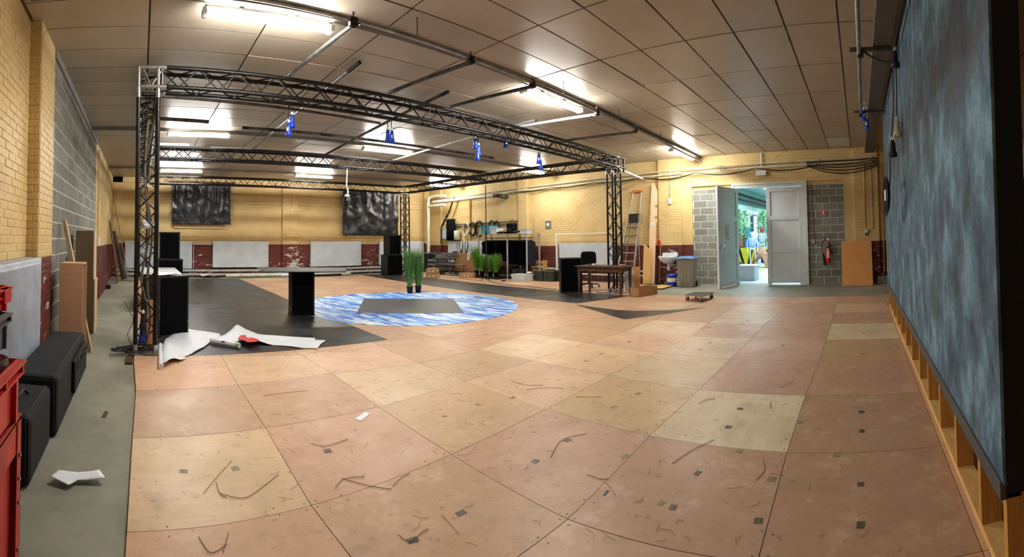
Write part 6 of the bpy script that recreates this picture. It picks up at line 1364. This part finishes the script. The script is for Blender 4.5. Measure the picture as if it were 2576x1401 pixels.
for z_, r_ in ((3.32, .05), (2.92, .03)):
    wallpipe('dark pipe along the hall wall, %s' % ('upper' if z_ > 3 else 'lower'), [(13, HY1-.12, z_), (33.5, HY1-.12, z_)], r_, 'hall_dark')

# ================================================================ STRAW and twigs on the floor
rr = random.Random(5); m = MB()
for k in range(230):
    px, py = rr.uniform(560, 2260), rr.uniform(860, 1380)
    if rr.random() < .5: px, py = rr.gauss(1400, 330), rr.gauss(960, 90)
    if py < 830 or px > 2250: continue
    p = AZ(px, py, .034)
    if p.x < .05 or p.y < -.35: continue
    a = rr.uniform(0, PI); L_ = rr.uniform(.02, .10); c_ = rr.uniform(-.02, .02)
    m.tube([(p.x, p.y, .0335), (p.x+math.cos(a)*L_*.5-math.sin(a)*c_, p.y+math.sin(a)*L_*.5+math.cos(a)*c_, .035), (p.x+math.cos(a)*L_, p.y+math.sin(a)*L_, .0335)], .0009, 4)
tag(m.build('straw_litter', 'straw_dark'), 'scattered bits of dry stalk littering the plywood floor', 'litter', None, 'stuff')
tw = [([(512, 1240), (545, 1200), (583, 1158)], 1, 'pale straight stalk at left on the sheet nearest the concrete'), ([(553, 1241), (605, 1253), (640, 1240), (700, 1193)], 0, 'long bent dark stalk crossing the second joint from left'), ([(543, 1210), (553, 1240), (570, 1252)], 0, 'thin curved stalk joined to the long bent stalk'),
 ([(783, 1115), (820, 1122), (875, 1104)], 0, 'bent stalk on the sheet with the white paper strip'), ([(843, 1228), (865, 1205), (915, 1198)], 0, 'hooked dark stalk near the centre joint'), ([(860, 1203), (930, 1222), (985, 1230)], 0, 'long stalk crossing the hooked one'), ([(988, 1223), (1005, 1205), (1030, 1190)], 0, 'short dark stalk on the diagonal joint'),
 ([(1112, 1296), (1135, 1320), (1155, 1343)], 1, 'pale stalk pointing down in the lower middle'), ([(1003, 1345), (1030, 1362), (1060, 1340), (1078, 1330)], 0, 'branching stalk by the dark tape mark at the bottom'), ([(1385, 1150), (1405, 1115), (1430, 1100), (1475, 1091)], 0, 'long arched stalk over two tape marks'),
 ([(1690, 1166), (1745, 1130), (1797, 1106)], 0, 'longest straight dark stalk crossing onto the pale sheet'), ([(1476, 1193), (1510, 1205), (1530, 1204)], 0, 'forked stalk with a dark end'), ([(1512, 1203), (1535, 1225), (1548, 1244)], 1, 'pale branch of the forked stalk'), ([(1915, 1150), (1923, 1180), (1901, 1208)], 1, 'curved pale stalk beside the right long joint'),
 ([(1757, 1016), (1775, 1006), (1799, 1003)], 0, 'short dark stalk on the pale sheet'), ([(1938, 1010), (1938, 1028)], 0, 'upright short stalk on the pale sheet'), ([(1448, 998), (1515, 998)], 0, 'straight stalk on the yellow-brown sheet'), ([(1285, 957), (1320, 968), (1365, 969)], 0, 'long thin curved stalk in mid floor'), ([(1325, 980), (1380, 975), (1418, 977)], 0, 'straight stalk below the long thin curved one'),
 ([(2215, 1020), (2230, 1035), (2243, 1047)], 1, 'pale straw on the right-hand column of sheets'), ([(2168, 1268), (2190, 1282), (2205, 1292)], 1, 'pale straw low on the right-hand column'), ([(1995, 920), (2015, 940)], 1, 'pale straw near the pinkish sheet joint'), ([(1960, 975), (1985, 965), (1995, 958)], 0, 'crooked stalk on the pink sheet left of the joint'), ([(1765, 829), (1772, 825), (1790, 822)], 0, 'dark splinter near the yellowish sheet'),
 ([(662, 995), (700, 990), (773, 982)], 0, 'long dark streak of stalk on the brown sheet'), ([(560, 1390), (575, 1340)], 0, 'thin stalk at the bottom left corner'), ([(500, 1350), (530, 1390), (570, 1370)], 0, 'faint bent stalk at the bottom left')]
for pts, pale, lb in tw:
    q = [AZ(*p, .034) for p in pts]; tag(MB().tube(catmull([(v.x, v.y, .0345) for v in q], 5) if len(q) > 2 else [(v.x, v.y, .0345) for v in q], .0017, 5).build('dry_stalk', 'straw' if pale else 'straw_dark'), lb, 'stalk', 'dry stalks on the plywood')
